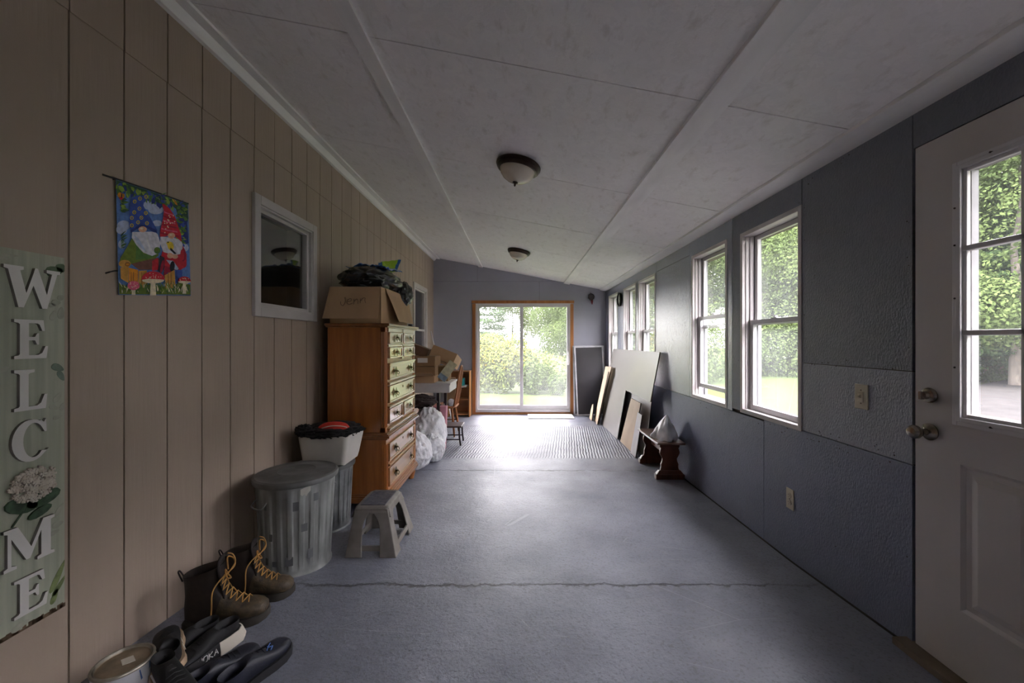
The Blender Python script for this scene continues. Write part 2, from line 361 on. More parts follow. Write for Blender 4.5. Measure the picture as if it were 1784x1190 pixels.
M_panecl = pane('clear_door_glass', .022)
M_panesl = pane('sliding_door_glass', .06, hcol=(.95,.97,.95))
M_paneL = pane('house_window_glass', 0)
M_shadewhite = mat('white_frame_shade', (.20,.195,.20), .5)  # shade on the white outer frames, put into a grey base colour
M_oak = wood('orange_pine_trim', (.50,.22,.07), (.33,.12,.035), 'z', .4)
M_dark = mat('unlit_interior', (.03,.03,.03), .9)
M_doorp = mat('cream_door_paint', (.56,.525,.50), .42, var=.035, nscale=2.5, bump=.08, bscale=30)
M_brass = mat('antique_brass', (.28,.20,.10), .25, metal=1, var=.15, nscale=30)
M_chrome = mat('tarnished_nickel', (.32,.28,.23), .18, metal=1, var=.2, nscale=25)
M_black = mat('black_plastic', (.015,.015,.017), .4)
# ------------------------------------------------------------ the porch itself
YB, YF = -2.4, 7.64
def cz(x): return 1.292-.193*x       # sloping ceiling
# floor slab
b = MB()
ys = [YB-.2, -1, 0, .5, 1.0, 1.4, 1.67, 2.4, 3.2, 3.9, 5, 6.4, YF+.14]
for ya, yb in zip(ys, ys[1:]):
    b.pts([(-1.72,ya,fz(ya)), (1.80,ya,fz(ya)), (1.80,yb,fz(yb)), (-1.72,yb,fz(yb))], [(0,1,2,3)])
b.box(-1.72, 1.80, YB-.2, YF+.14, -1.62, -1.43)
b.build('floor', M_floor, kind='structure', origin=(0,0,-ZC))
# ceiling boards between the battens, 1.2 m panels with open joints
b = MB()
xs = [-1.70, -.75, .90, 1.70]; sy = [YB-.1, -.53, .67, 1.86, 3.045, 4.24, 5.45, 6.66, YF+.1]
for xa, xb in zip(xs, xs[1:]):
    for ya, yb in zip(sy, sy[1:]):
        g = .003
        b.hexa([(xa,ya+g,cz(xa)),(xb,ya+g,cz(xb)),(xb,yb-g,cz(xb)),(xa,yb-g,cz(xa)),(xa,ya+g,cz(xa)+.012),(xb,ya+g,cz(xb)+.012),(xb,yb-g,cz(xb)+.012),(xa,yb-g,cz(xa)+.012)])
b.build('ceiling', M_ceil, kind='structure', origin=(0,0,0))
b = MB(); b.hexa([(-1.9,YB-.2,cz(-1.9)+.013),(2.15,YB-.2,cz(2.15)+.013),(2.15,YF+1.3,cz(2.15)+.013),(-1.9,YF+1.3,cz(-1.9)+.013),(-1.9,YB-.2,cz(-1.9)+.16),(2.15,YB-.2,cz(2.15)+.16),(2.15,YF+1.3,cz(2.15)+.16),(-1.9,YF+1.3,cz(-1.9)+.16)])
b.build('roof_deck', mat('bare_roof_board', (.14,.10,.08), .8), kind='structure', origin=(0,0,0))  # unseen far eave lengthened to shade the floor by the sliding door
def batten(name, x0, x1, t, m=M_white):
    b = MB(); z0, z1 = cz(x0), cz(x1)
    b.hexa([(x0,YB,z0-t),(x1,YB,z1-t),(x1,YF,z1-t),(x0,YF,z0-t),(x0,YB,z0+.001),(x1,YB,z1+.001),(x1,YF,z1+.001),(x0,YF,z0+.001)])
    return b.build(name, m, kind='structure', origin=(0,0,0), bevel=.002)
batten('trim_1', -.795, -.708, .020)
batten('trim_2', .850, .965, .022)
batten('trim_3', 1.545, 1.665, .018)
batten('trim_4', -1.66, -1.54, .016)
b = MB()                                    # crown board at the head of the siding
b.hexa([(-1.66,YB,1.545),(-1.632,YB,1.545),(-1.632,YF,1.545),(-1.66,YF,1.545),(-1.66,YB,1.60),(-1.60,YB,1.592),(-1.60,YF,1.592),(-1.66,YF,1.60)])
b.build('trim_5', M_white, kind='structure', origin=(0,0,0), bevel=.002)
# left wall: vertical grooved siding in two courses over a dark backing
LWIN = [(2.50, 3.165, .195, .885), (6.215, 7.02, -.52, .885)]
b = MB(); random.seed(4)
y = 1.459-.2037*20
k = 0
while y < YF:
    ya, yb = max(y+.0035, YB), min(y+.2037-.0035, YF)
    if yb > ya:
        for (c0, c1, off) in ((-1.60, 1.2160, 0), (1.2165, 1.62, .003)):
            j = random.uniform(-.002, .002) if off else 0
            for (a, bb, c, d) in rect_minus((ya+j, yb+j, c0, c1), LWIN):
                b.box(-1.675, -1.66+off, a, bb, c, d)
    y += .2037; k += 1
b.build('wall_left', M_beige, kind='structure', origin=(0,0,0))
b = MB()
for (a, bb, c, d) in rect_minus((YB-.1, YF+.1, -1.65, 1.75), LWIN): b.box(-1.86, -1.668, a, bb, c, d)
b.build('wall_left_sheathing', M_gap, kind='structure', origin=(0,0,0))
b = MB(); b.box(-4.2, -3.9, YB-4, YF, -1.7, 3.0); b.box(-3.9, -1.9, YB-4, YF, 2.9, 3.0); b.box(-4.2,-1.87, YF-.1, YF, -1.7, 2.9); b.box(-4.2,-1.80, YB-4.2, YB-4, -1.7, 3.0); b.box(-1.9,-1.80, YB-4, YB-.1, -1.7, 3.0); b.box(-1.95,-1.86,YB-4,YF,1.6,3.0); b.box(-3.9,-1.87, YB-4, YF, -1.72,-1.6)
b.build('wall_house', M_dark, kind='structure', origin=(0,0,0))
def house_window(name, y0, y1, z0, z1, nsash):
    b = MB(); X = -1.66; w_ = .058     # flat white casing boards
    b.box(X, X+.022, y0, y0+w_, z0, z1); b.box(X, X+.022, y1-w_, y1, z0, z1)
    b.box(X, X+.022, y0+w_, y1-w_, z1-w_, z1); b.box(X, X+.022, y0+w_, y1-w_, z0, z0+w_)
    o = b.build(name, M_pink, kind='structure', origin=(X, y0, z0), bevel=.003)
    def ring(nm, a, w2, xa, xb, m):
        q = MB(); A, B_, Cc, D = y0+a, y1-a, z0+a, z1-a
        q.box(xa, xb, A, A+w2, Cc, D); q.box(xa, xb, B_-w2, B_, Cc, D); q.box(xa, xb, A+w2, B_-w2, D-w2, D); q.box(xa, xb, A+w2, B_-w2, Cc, Cc+w2)
        return q.build(nm, m, parent=o, bevel=.002)
    ring('jamb', .050, .020, X-.06, X+.012, M_pink); ring('sash', .068, .026, X-.05, X-.012, M_pink)
    q = MB(); q.box(X-.034, X-.030, y0+.09, y1-.09, z0+.09, z1-.09); q.build('pane', M_paneL, parent=o)
    if nsash > 1:
        q = MB(); zm = (z0+z1)/2; q.box(X-.05, X-.014, y0+.09, y1-.09, zm-.016, zm+.016); q.build('meeting_rail', M_pink, parent=o)
house_window('window_1', 2.455, 3.21, .155, .925, 1)
house_window('window_2', 6.17, 7.06, -.56, .925, 2)
# right wall: painted boards with open joints over backing
RW = [(2.328, 2.975, -.534, .802), (3.164, 3.818, -.540, .815), (4.833, 5.517, -.54, .830), (5.648, 6.314, -.54, .83), (6.69, 7.36, -.54, .83), (-.95, -.30, -.54, .80), (-1.80, -1.15, -.54, .80)]  # final pair: unseen windows added behind the camera to fill in light
DOOR = (.74, 1.662, -1.262, .806)
pan = [(YB, .74, -1.6, 1.0, 0), (.74, 1.672, .808, 1.0, 0), (1.672, 2.328, -.13, 1.0, 0), (1.672, 2.328, -.525, -.13, 1), (1.672, 2.69, -1.6, -.525, 2),
       (2.328, 3.09, -.525, 1.0, 0), (2.69, 5.13, -1.6, -.545, 2), (3.09, 3.86, -.545, 1.0, 3), (3.86, 4.80, -.545, .835, 3), (3.86, 4.80, .835, 1.0, 3),
       (4.80, 5.58, -.545, 1.0, 3), (5.13, YF, -1.6, -.545, 3), (5.58, 6.5, -.545, 1.0, 3), (6.5, YF, -.545, 1.0, 3)]
b = MB(); g = .0022
for (a, bb, c, d, mi) in pan:
    for r in rect_minus((a+g, bb-g, c+g, d-g), RW+[(DOOR[0], DOOR[1]+.008, DOOR[2]-.4, DOOR[3])]): b.box(1.66, 1.675, *r, mi)
rnd = random.Random(9)
for (ya_, yb_, z_, k_) in ((1.70,2.31,-.115,9),(1.70,2.31,-.545,16),(1.70,2.31,-.50,12),(2.35,2.95,-.56,10),(3.2,3.8,-.58,6),(1.70,2.31,.92,5)):
    for _ in range(k_):
        y_, zz = rnd.uniform(ya_, yb_), z_+rnd.uniform(-.02,.02); r_ = rnd.uniform(.0015,.004); b.cyl((1.6585,y_,zz), (1.661,y_,zz), r_, n=6, m=4)
for _ in range(60):
    y_ = rnd.choice((1.69,2.31,2.345))+rnd.uniform(-.006,.006) if rnd.random() < .4 else rnd.uniform(1.7,7); zz = rnd.uniform(-1.1,.95)
    if not any(a-.01 < y_ < bb+.01 and c-.01 < zz < d+.01 for a, bb, c, d in RW): r_ = rnd.uniform(.001,.003); b.cyl((1.6585,y_,zz), (1.661,y_,zz), r_, n=6, m=4)
M_wallE = flakes("slate_paint_mid", (.205,.226,.305), rough=.24, bump=.6, var=.04, fscale=34, coat=1)
b.build('wall_right', [M_wallA, M_wallB, M_wallC, M_wallE, M_gap], kind='structure', origin=(0,0,0))
b = MB()
for r in rect_minus((YB-.1, YF+.1, -1.62, 1.1), RW+[(DOOR[0]-.03, DOOR[1], DOOR[2], DOOR[3])]): b.box(1.673, 1.80, *r)
b.build('wall_right_studs', M_gap, kind='structure', origin=(0,0,0))
def hung_window(name, y0, y1, z0, z1, raised=0):
    X = 1.66; fw = .030
    b = MB()      # box frame set in the opening with its inner face just back from the wall boards
    b.box(X-.004, X+.076, y0, y0+fw, z0, z1); b.box(X-.004, X+.076, y1-fw, y1, z0, z1)
    b.box(X-.004, X+.076, y0+fw, y1-fw, z1-fw, z1); b.box(X-.004, X+.076, y0+fw, y1-fw, z0, z0+fw)
    b.box(X+.05, X+.076, y1-fw-.012, y1-fw, z0+fw, z1-fw); b.box(X+.05, X+.076, y0+fw, y0+fw+.012, z0+fw, z1-fw)
    b.box(X+.02, X+.03, y1-fw-.008, y1-fw, z0+fw, z1-fw); b.box(X+.02, X+.03, y0+fw, y0+fw+.008, z0+fw, z1-fw)
    o = b.build(name, M_pink, kind='structure', origin=(X, y0, z0), bevel=.002)
    q = MB()
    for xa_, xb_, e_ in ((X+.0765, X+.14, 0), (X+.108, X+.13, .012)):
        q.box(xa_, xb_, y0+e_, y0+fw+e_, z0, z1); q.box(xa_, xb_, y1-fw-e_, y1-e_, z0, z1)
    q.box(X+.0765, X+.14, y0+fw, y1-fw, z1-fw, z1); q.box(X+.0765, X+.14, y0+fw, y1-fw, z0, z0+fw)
    q.build('shaded_outer_frame', M_shadewhite, parent=o)  # outer part of the white frame, coloured grey to stand for shade
    zm = .135
    def sash(nm, xa, xb, c, d, sw):
        a, e = y0+fw+.012, y1-fw-.012
        q = MB(); q.box(xa, xb, a, a+sw, c, d); q.box(xa, xb, e-sw, e, c, d); q.box(xa, xb, a+sw, e-sw, d-sw*.9, d); q.box(xa, xb, a+sw, e-sw, c, c+sw*1.05)
        s_ = q.build(nm, M_vinyl, parent=o, bevel=.002)
        g_ = MB(); xm = (xa+xb)/2; g_.pts([(xm,a+sw,c+sw),(xm,e-sw,c+sw),(xm,e-sw,d-sw*.9),(xm,a+sw,d-sw*.9)], [(0,1,2,3)]); g_.build('pane', M_pane, parent=s_, recalc=False)
        return s_
    sash('upper_sash', X+.082, X+.106, zm-.02, z1-fw, .034)
    lo = sash('lower_sash', X+.048, X+.074, z0+fw+raised, zm+.018+raised, .036)
    ym = (y0+y1)/2
    q = MB(); q.box(X+.040, X+.07, ym-.03, ym+.03, zm+.018+raised, zm+.024+raised); q.cyl((X+.055,ym,zm+.024+raised), (X+.055,ym,zm+.036+raised), .012, n=12); q.box(X+.048,X+.058,ym-.005,ym+.04,zm+.030+raised,zm+.037+raised)
    q.build('sash_lock', M_vinyl, parent=lo, bevel=.001)
for i, (a, bb, c, d) in enumerate(RW): hung_window('window_%d' % (i+3), a, bb, c, d, .075 if i == 1 else 0)
# far wall
HX0, HX1, HZ0, HZ1 = -.835, .985, -1.36, .735
b = MB(); g = .002
fp = [(-1.68, -.815, 1.145, 1.70), (-.815, 1.70, 1.145, 1.70), (-1.68, .385, -1.6, 1.145), (.385, 1.70, -1.6, 1.145)]
for (a, bb, c, d) in fp:
    for r in rect_minus((a+g, bb-g, c+g, d-g), [(HX0, HX1, HZ0, HZ1)]): b.box(r[0], r[1], YF, YF+.015, r[2], r[3])
b.build('wall_back_far', M_wallD, kind='structure', origin=(0,0,0)).name = 'wall_far'
b = MB()
for r in rect_minus((-1.8, 1.8, -1.62, 1.72), [(HX0, HX1, HZ0, HZ1)]): b.box(r[0], r[1], YF+.013, YF+.14, r[2], r[3])
b.build('wall_far_studs', M_gap, kind='structure', origin=(0,0,0))
# wall behind the viewer
b = MB()
b.box(-1.8, 1.8, YB-.13, YB, -1.62, 1.72)
b.build('wall_back', M_wallD, kind='structure', origin=(0,0,0))
# sliding door
b = MB(); x0, x1, z0, z1 = -.908, 1.041, -1.412, .775; t = .062
b.box(x0, x0+t, YF-.022, YF, z0, z1-t); b.box(x1-t, x1, YF-.022, YF, z0, z1-t); b.box(x0-.012, x1+.012, YF-.026, YF, z1-t+.01, z1+.003)
b.box(x0+t, x1-t, YF-.02, YF+.1, z0, z0+.035)
b.build('trim_6', M_oak, kind='structure', origin=(0,YF,-1.41), bevel=.002)
o = MB(); o.box(HX0-.01,HX0+.03,YF-.01,YF+.12,HZ0-.01,HZ1+.01); o.box(HX1-.03,HX1+.01,YF-.01,YF+.12,HZ0-.01,HZ1+.01); o.box(HX0+.03,HX1-.03,YF-.01,YF+.12,HZ1-.03,HZ1+.01); o.box(HX0+.03,HX1-.03,YF-.01,YF+.12,HZ0-.01,HZ0+.04)
sd_ = o.build('door_1', M_vinyl, kind='structure', origin=(0,YF,-1.36), bevel=.002)
def dpanel(nm, a, e, ya, yb):
    q = MB(); sw = .055; c, d = HZ0+.04, HZ1-.03
    q.box(a, a+sw, ya, yb, c, d); q.box(e-sw, e, ya, yb, c, d); q.box(a+sw, e-sw, ya, yb, d-.05, d); q.box(a+sw, e-sw, ya, yb, c, c+.075)
    s_ = q.build(nm, M_vinyl, parent=sd_, bevel=.003)
    g_ = MB(); ym = (ya+yb)/2; g_.pts([(a+sw,ym,c+.07),(e-sw,ym,c+.07),(e-sw,ym,d-.05),(a+sw,ym,d-.05)], [(0,1,2,3)]); g_.build('pane', M_panesl, parent=s_, recalc=False)
    return s_
dpanel('fixed_panel', HX0+.01, .075, YF+.055, YF+.09)
sp = dpanel('sliding_panel', .01, HX1-.015, YF+.012, YF+.048)
q = MB(); q.box(.925,.955,YF-.002,YF+.012,-.48,-.20); q.tube(seg_spline([(.94,YF+.0,-.46),(.94,YF-.045,-.43),(.94,YF-.05,-.34),(.94,YF-.045,-.25),(.94,YF,-.22)],4), .010, 8); q.build('handle', M_vinyl, parent=sp, smooth=40)
# entry door, right
X = 1.655
b = MB(); y0, y1, z0, z1 = .748, 1.655, -1.262, .803
gy0, gy1, gz0, gz1 = .985, 1.475, -.285, .640
P1 = (1.255, 1.487, -1.013, -.463); P2 = (.905, 1.137, -1.013, -.463)
for r in rect_minus((y0, y1, z0, z1), [(gy0, gy1, gz0, gz1), P1, P2]): b.box(X, X+.045, *r)
for (a, e, c, d) in (P1, P2):      # moulded raised field
    s1, s2, s3 = .012, .030, .055
    def rg(k): return [(a+k,c+k),(e-k,c+k),(e-k,d-k),(a+k,d-k)]
    lev = [(0, 0), (s1, .010), (s2, .010), (s3, .002)]
    R = [[(X+dx, p[0], p[1]) for p in rg(k)] for k, dx in lev]
    b.loft(R, cap=False); b.pts(R[-1], [(0,1,2,3)])
    b.box(X+.02, X+.045, a, e, c, d)
dr = b.build('door_2', M_doorp, kind='structure', origin=(X, y1, z0))
q = MB(); t = .036       # moulded lite frame, two steps
for (k, th, dx) in ((-.034, .018, .008), (-.018, .018, .014), (0, .014, .005)):
    a, e, c, d = gy0+k, gy1-k, gz0+k, gz1-k
    q.box(X-dx, X+.01, a, a+th, c, d); q.box(X-dx, X+.01, e-th, e, c, d); q.box(X-dx, X+.01, a+th, e-th, d-th, d); q.box(X-dx, X+.01, a+th, e-th, c, c+th)
lf = q.build('lite_frame', M_vinyl, parent=dr, bevel=.003)
q = MB()
for z_ in (.343, .030): q.box(X-.008, X+.02, gy0, gy1, z_-.010, z_+.010)
for y_ in (1.292, 1.135): q.box(X-.008, X+.02, y_-.010, y_+.010, gz0, gz1)
q.build('muntin', M_vinyl, parent=dr, bevel=.003)
q = MB(); q.box(X+.024,X+.05,gy1-.005,gy1+.002,gz0,gz1); q.box(X+.024,X+.05,gy0-.002,gy0+.005,gz0,gz1); q.box(X+.024,X+.05,gy0,gy1,gz1-.005,gz1+.002); q.box(X+.024,X+.05,gy0,gy1,gz0-.002,gz0+.005); q.build('outer_lite_frame', M_shadewhite, parent=dr)  # white outer frame over the reveal, its shade painted in as grey
q = MB(); q.pts([(X+.022,gy0,gz0),(X+.022,gy1,gz0),(X+.022,gy1,gz1),(X+.022,gy0,gz1)], [(0,1,2,3)]); q.build('pane', M_panecl, parent=dr, recalc=False)
q = MB()
for (yy, zz) in ((1.493,.50),(1.493,.16),(1.493,-.10),(1.38,.658),(1.15,.658),(1.38,-.302),(1.493,.36)): q.cyl((X-.016,yy,zz),(X-.007,yy,zz),.0035,n=8)
q.build('screw_heads', M_gap, parent=dr)
RX = Matrix.Rotation(-PI/2, 3, 'Y')
q = MB(); q.lathe([(0,0),(.029,0),(.031,.006),(.026,.014),(.016,.018),(.012,.03),(0,.03)], (X, 1.595, -.219), 28, 0, RX); q.box(X-.045,X-.028,1.590,1.600,-.235,-.203)
q.build('deadbolt', M_chrome, parent=dr, smooth=35)
q = MB(); q.lathe([(0,0),(.033,0),(.034,.006),(.026,.012),(.013,.018),(.011,.038),(.020,.046),(.027,.058),(.027,.070),(.019,.080),(.006,.083),(0,.083)], (X, 1.595, -.366), 32, 0, RX)
q.build('door_knob', M_chrome, parent=dr, smooth=35)
b = MB(); b.box(1.665, 1.80, .70, .745, -1.3, .82); b.box(1.70, 1.80, 1.655, 1.664, -1.27, .82)
b.box(1.60, 1.80, .70, 1.70, -1.296, -1.268); b.build('trim_7', mat('weathered_sill', (.16,.12,.08), .7, bump=.3), kind='structure', origin=(0,0,0))
# grit line where the slab meets the right wall, dark joint
b = MB(); P = []
for i in range(60):
    y_ = 1.68+i*(7.5-1.68)/59; P.append((1.656, y_, fz(y_)+.001))
b.tube(P, .006, 5); b.build('trim_8', mat('dirt_joint', (.035,.03,.026), .95, bump=.6), kind='structure', origin=(0,0,0))

# ------------------------------------------------------------ outdoors
GZ = -1.64
M_grass = mat('lawn', (.027,.043,.011), .9, nscale=1.2, col2=(.036,.048,.016), bump=.6, bscale=30, bdist=.03, spec=.1)
M_gravel = mat('gravel_drive', (.028,.026,.026), .95, nscale=3, col2=(.018,.017,.017), bump=.5, bscale=60, bdist=.02, spec=.1)
b = MB()
b.grid(lambda u, v: (-60+140*u, -40+130*v, GZ+.12*noise.noise(Vector((u*14, v*13, 0)))*(1 if abs(-60+140*u) > 5 else 0)), 70, 65)
b.build('ground', M_grass, kind='structure', origin=(0,0,GZ))
b = MB(); pts = [(2.2,-12),(5.0,-12),(8,0),(14,5),(30,12),(44,17),(44,25),(26,19.5),(12,11.5),(4.4,6.2),(2.2,3.4)]
b.prism([(x,y,GZ-.05) for x,y in pts], (0,0,.16)); b.build('driveway', M_gravel, kind='structure', origin=(0,0,GZ))
b = MB(); b.tube([(14,27,GZ+.05),(18,25,GZ+.1),(23,22,GZ+.1),(28,19,GZ+.05),(36,18,GZ)], .5, 8, flat=.35); b.build('soil_bank', mat('bare_soil',(.085,.045,.03),.95), kind='structure', origin=(20,22,GZ), smooth=60)
def leafmesh(name, blobs, n, ls, mats, seed, up=.3, msel=None):
    rnd = random.Random(seed); v = []; f = []; mi = []
    tot = sum(bb[1][0]*bb[1][2] for bb in blobs)
    for (c, r) in blobs:
        k = int(n*r[0]*r[2]/tot)
        for _ in range(k):
            d = Vector((rnd.gauss(0,1), rnd.gauss(0,1), rnd.gauss(0,1))).normalized(); q = rnd.uniform(.45, 1)**.5
            q *= 1+.28*noise.noise(d*3+Vector((seed, c[0], c[2])))
            p = Vector((c[0]+d.x*r[0]*q, c[1]+d.y*r[1]*q, c[2]+d.z*r[2]*q))
            nn = (d+Vector((rnd.gauss(0,.6), rnd.gauss(0,.6), rnd.gauss(0,.6)+up))).normalized(); a = nn.orthogonal().normalized(); bb_ = nn.cross(a)
            th = rnd.uniform(0, 2*PI); s = ls*rnd.uniform(.6, 1.3)
            e1 = (a*math.cos(th)+bb_*math.sin(th))*s; e2 = nn.cross(e1)*.55
            i = len(v); v += [p-e1, p-e2*.9, p+e1, p+e2*.9]; f.append((i,i+1,i+2,i+3)); mi.append(0 if msel is None else msel(rnd, d, p))
    me = bpy.data.meshes.new(name); me.from_pydata([tuple(x) for x in v], [], f)
    for mm in mats: me.materials.append(mm)
    me.polygons.foreach_set('material_index', mi); me.update(); return me
L_a = leafmat('broad_leaf', (.070,.094,.034), (.032,.048,.018)); L_b = leafmat('pale_leaf', (.12,.15,.055), (.06,.09,.03)); L_c = leafmat('pine_needle', (.060,.092,.040), (.028,.050,.022)); L_y = leafmat('goldenrod_flower', (.50,.37,.03), (.40,.32,.05), .3)
L_g = leafmat('weed_leaf', (.11,.13,.04), (.05,.066,.022))
M_bark = mat('grey_bark', (.07,.06,.05), .9, nscale=5, stretch=(1,1,.2), bump=.8, bscale=20, bdist=.02)
M_birch = mat('birch_bark', (.26,.25,.24), .8, nscale=6, col2=(.10,.09,.08), stretch=(1,1,2.5))
def rb(rnd, H, W, n): # blobs of a broadleaf crown
    out = [((0,0,H*.62), (W*.75,W*.75,H*.33))]
    for _ in range(n):
        a = rnd.uniform(0, 2*PI); z = rnd.uniform(.16, .92)*H; rr = W*(1-abs(z/H-.45)*.9)*.75
        out.append(((math.cos(a)*rr, math.sin(a)*rr, z), (W*.42, W*.42, H*.13)))
    return out
rnd = random.Random(5); crowns = []
for i in range(3): crowns.append(('broadleaf', leafmesh('crown', rb(rnd, 10, 3.3, 20), 45000, .072, [L_a if i != 1 else L_b], 10+i)))
pb = []
for k in range(60):
    z = 1.0+k*.185+rnd.uniform(-.1,.1); R_ = 2.9*(1-(k/64.0)**1.3)+.3; a = k*2.4+rnd.uniform(-.5,.5); r = R_*rnd.uniform(.45,.62)
    pb.append(((math.cos(a)*r*1.0, math.sin(a)*r*1.0, z-.1*r), (r*.85, r*.85, .16+.05*r)))
crowns.append(('pine', leafmesh('crown', pb, 36000, .075, [L_c], 44, up=.9)))
crowns.append(('birch', leafmesh('crown', rb(rnd, 11, 2.0, 9), 7000, .09, [L_b], 51)))
def tree(kind, x, y, s, rz, label, group):
    km = [c for c in crowns if c[0] == kind]; me = km[int(abs(x*7+y*3)) % len(km)][1]
    t = thing({'broadleaf':'broadleaf_tree','pine':'pine_tree','birch':'birch_tree'}[kind], label, 'tree', (x, y, GZ), group)
    t.scale = (s, s, s); t.rotation_euler[2] = rz
    c = bpy.data.objects.new('crown', me); C.objects.link(c); c.parent = t; ORG[c.name] = ORG[t.name]
    q = MB(); h = 8 if kind != 'birch' else 10.5; o3 = ORG[t.name]
    q.tube([Vector((.08*math.sin(k*1.3+x), .08*math.cos(k*1.7+y), k*h/8))+o3 for k in range(9)], [.19*(1-k/10) if kind != 'birch' else .085*(1-k/11) for k in range(9)], 8)
    q.build('trunk', M_birch if kind == 'birch' else M_bark, parent=t, smooth=60)
rnd = random.Random(12)
G1, G2, G3 = 'broadleaf trees of the wood edge', 'pines of the wood edge', 'birches of the wood edge'
lab = {'broadleaf': 'leafy green broadleaf tree in the wood edge beyond the lawn', 'pine': 'dark green layered pine in the wood edge beyond the lawn', 'birch': 'thin white-stemmed birch in front of the wood edge'}
grp = {'broadleaf': G1, 'pine': G2, 'birch': G3}
spots = []
for i in range(17):                      # the wood beyond the right-hand lawn
    az = math.radians(8+i*3.35); R = 29-4*math.sin(i*1.1)-(3 if i > 9 else 0)
    spots.append(('pine' if i in (10, 12, 14) else 'broadleaf', R*math.sin(az), R*math.cos(az), rnd.uniform(.85, 1.1)))
for i in range(14):                      # second row
    az = math.radians(6+i*4.2); R = 36+rnd.uniform(-2, 2); spots.append(('pine' if i % 3 == 1 else 'broadleaf', R*math.sin(az), R*math.cos(az), rnd.uniform(1.1, 1.3)))
for i in range(9):                       # unseen trees added round the side to cut light at the near end
    az = math.radians(68+i*9.5); R = 29+2*math.sin(i*2); spots.append(('broadleaf', R*math.sin(az), R*math.cos(az), 1.15))
for i in range(3): az = math.radians(46.5+i*1.5); spots.append(('birch', 29*math.sin(az), 29*math.cos(az), 1.25))
for i, (k, x, y, s) in enumerate(spots): tree(k, x, y, s, rnd.uniform(0, 6), lab[k], grp[k])
tree('pine', -3.6, 30, 1.0, 1, 'dark bluish pine seen through the left half of the sliding door', None)
tree('broadleaf', 2.7, 21.5, .62, 2, 'tall bright leafy tree seen through the right half of the sliding door', None)
tree('broadleaf', -.6, 34, .62, 4, 'distant pale tree behind the goldenrod, seen through the sliding door', None)
tree('broadleaf', 6.0, 33, .9, 4, 'tree right of the bright leafy one, mostly hidden by the far wall', None)
tree('broadleaf', -8.0, 28, .9, 4, 'tree left of the bluish pine, mostly hidden by the far wall', None)
def bush(name, blobs, n, ls, label, cat, fl=0, seed=3, m=None, flz=0):
    me = leafmesh('foliage', [(Vector(c), r) for c, r in blobs], n, ls, [m or L_g], seed)
    o3 = Vector((blobs[0][0][0], blobs[0][0][1], GZ))
    t = thing(name, label, cat, o3); c = bpy.data.objects.new('foliage', me); C.objects.link(c); c.parent = t; c.location = -o3; c['kind'] = 'stuff'
    if fl:
        me2 = leafmesh('flowers', [((c_[0], c_[1]-.1, c_[2]+r[2]*.45), (r[0]*.95, r[1]*.9, r[2]*.62)) for c_, r in blobs if c_[2]+r[2] > flz], fl, ls*.5, [L_y], seed+1, up=1)
        c = bpy.data.objects.new('flowers', me2); C.objects.link(c); c.parent = t; c.location = -o3; c['kind'] = 'stuff'
bush('goldenrod', [((-1.15,12.6,-.75),(.55,.5,.9)), ((-.55,12.4,-.85),(.6,.5,.8)), ((-1.7,12.9,-.7),(.6,.5,1.0)), ((-.1,12.8,-.6),(.5,.5,.85)), ((-.9,12.9,-.35),(.6,.4,.6))], 11000, .055, 'thicket of yellow goldenrod outside the left half of the sliding door', 'shrub', 1900, 3, None, -.1)
bush('shrub', [((.42,12.2,-1.1),(.42,.4,.55)), ((.25,12.5,-.85),(.4,.4,.6)), ((1.15,12.0,-1.3),(.32,.3,.36)), ((.75,12.6,-1.15),(.4,.3,.45))], 6500, .05, 'low leafy shrub outside the right half of the sliding door', 'shrub', 250, 8, L_a, -.5)
bush('meadow_weeds', [((1.9,17,-1.2),(1.2,.8,.5)), ((.6,18,-1.1),(1.4,.8,.6)), ((-1.5,17,-1.0),(1.6,.8,.9)), ((3.4,17,-1.0),(1.2,.8,.8))], 9000, .08, 'pale meadow weeds with some yellow bloom behind the low shrub', 'weeds', 900, 15, L_b, -1)
ub = []
for i in range(34):
    az = math.radians(7+i*1.75); R = 25.5-3.5*math.sin(i*.55)-(2.5 if i > 19 else 0)
    if i > 21: R += 5
    ub.append(((R*math.sin(az), R*math.cos(az), GZ+1.1), (1.5, 1.5, 1.5)))
bush('undergrowth', ub, 60000, .07, 'dense green undergrowth along the foot of the wood edge', 'undergrowth', 0, 71, L_a)
for j, (x, y) in enumerate(((9.5,17.5),(6.6,15.0),(8.3,20.5))):
    bush('shrub', [((x,y,-.75),(1.1,1.0,1.0)), ((x+.7,y+.5,-.3),(.9,.8,1.3)), ((x-.8,y+.3,-.9),(.8,.7,.8))], 4500, .08, ['rounded green shrub at the lawn edge outside the second right-hand window', 'green shrub outside the far right-hand windows', 'taller green shrub behind the rounded one at the lawn edge'][j], 'shrub', 0, 20+j, L_a)
bush('goldenrod', [((30.5,27,-1.2),(1.6,.8,.5)), ((27.5,27.5,-1.2),(1.4,.8,.5))], 3000, .1, 'small yellow-flowering weeds at the lawn edge seen through the door glass', 'shrub', 900, 31, None, -2)
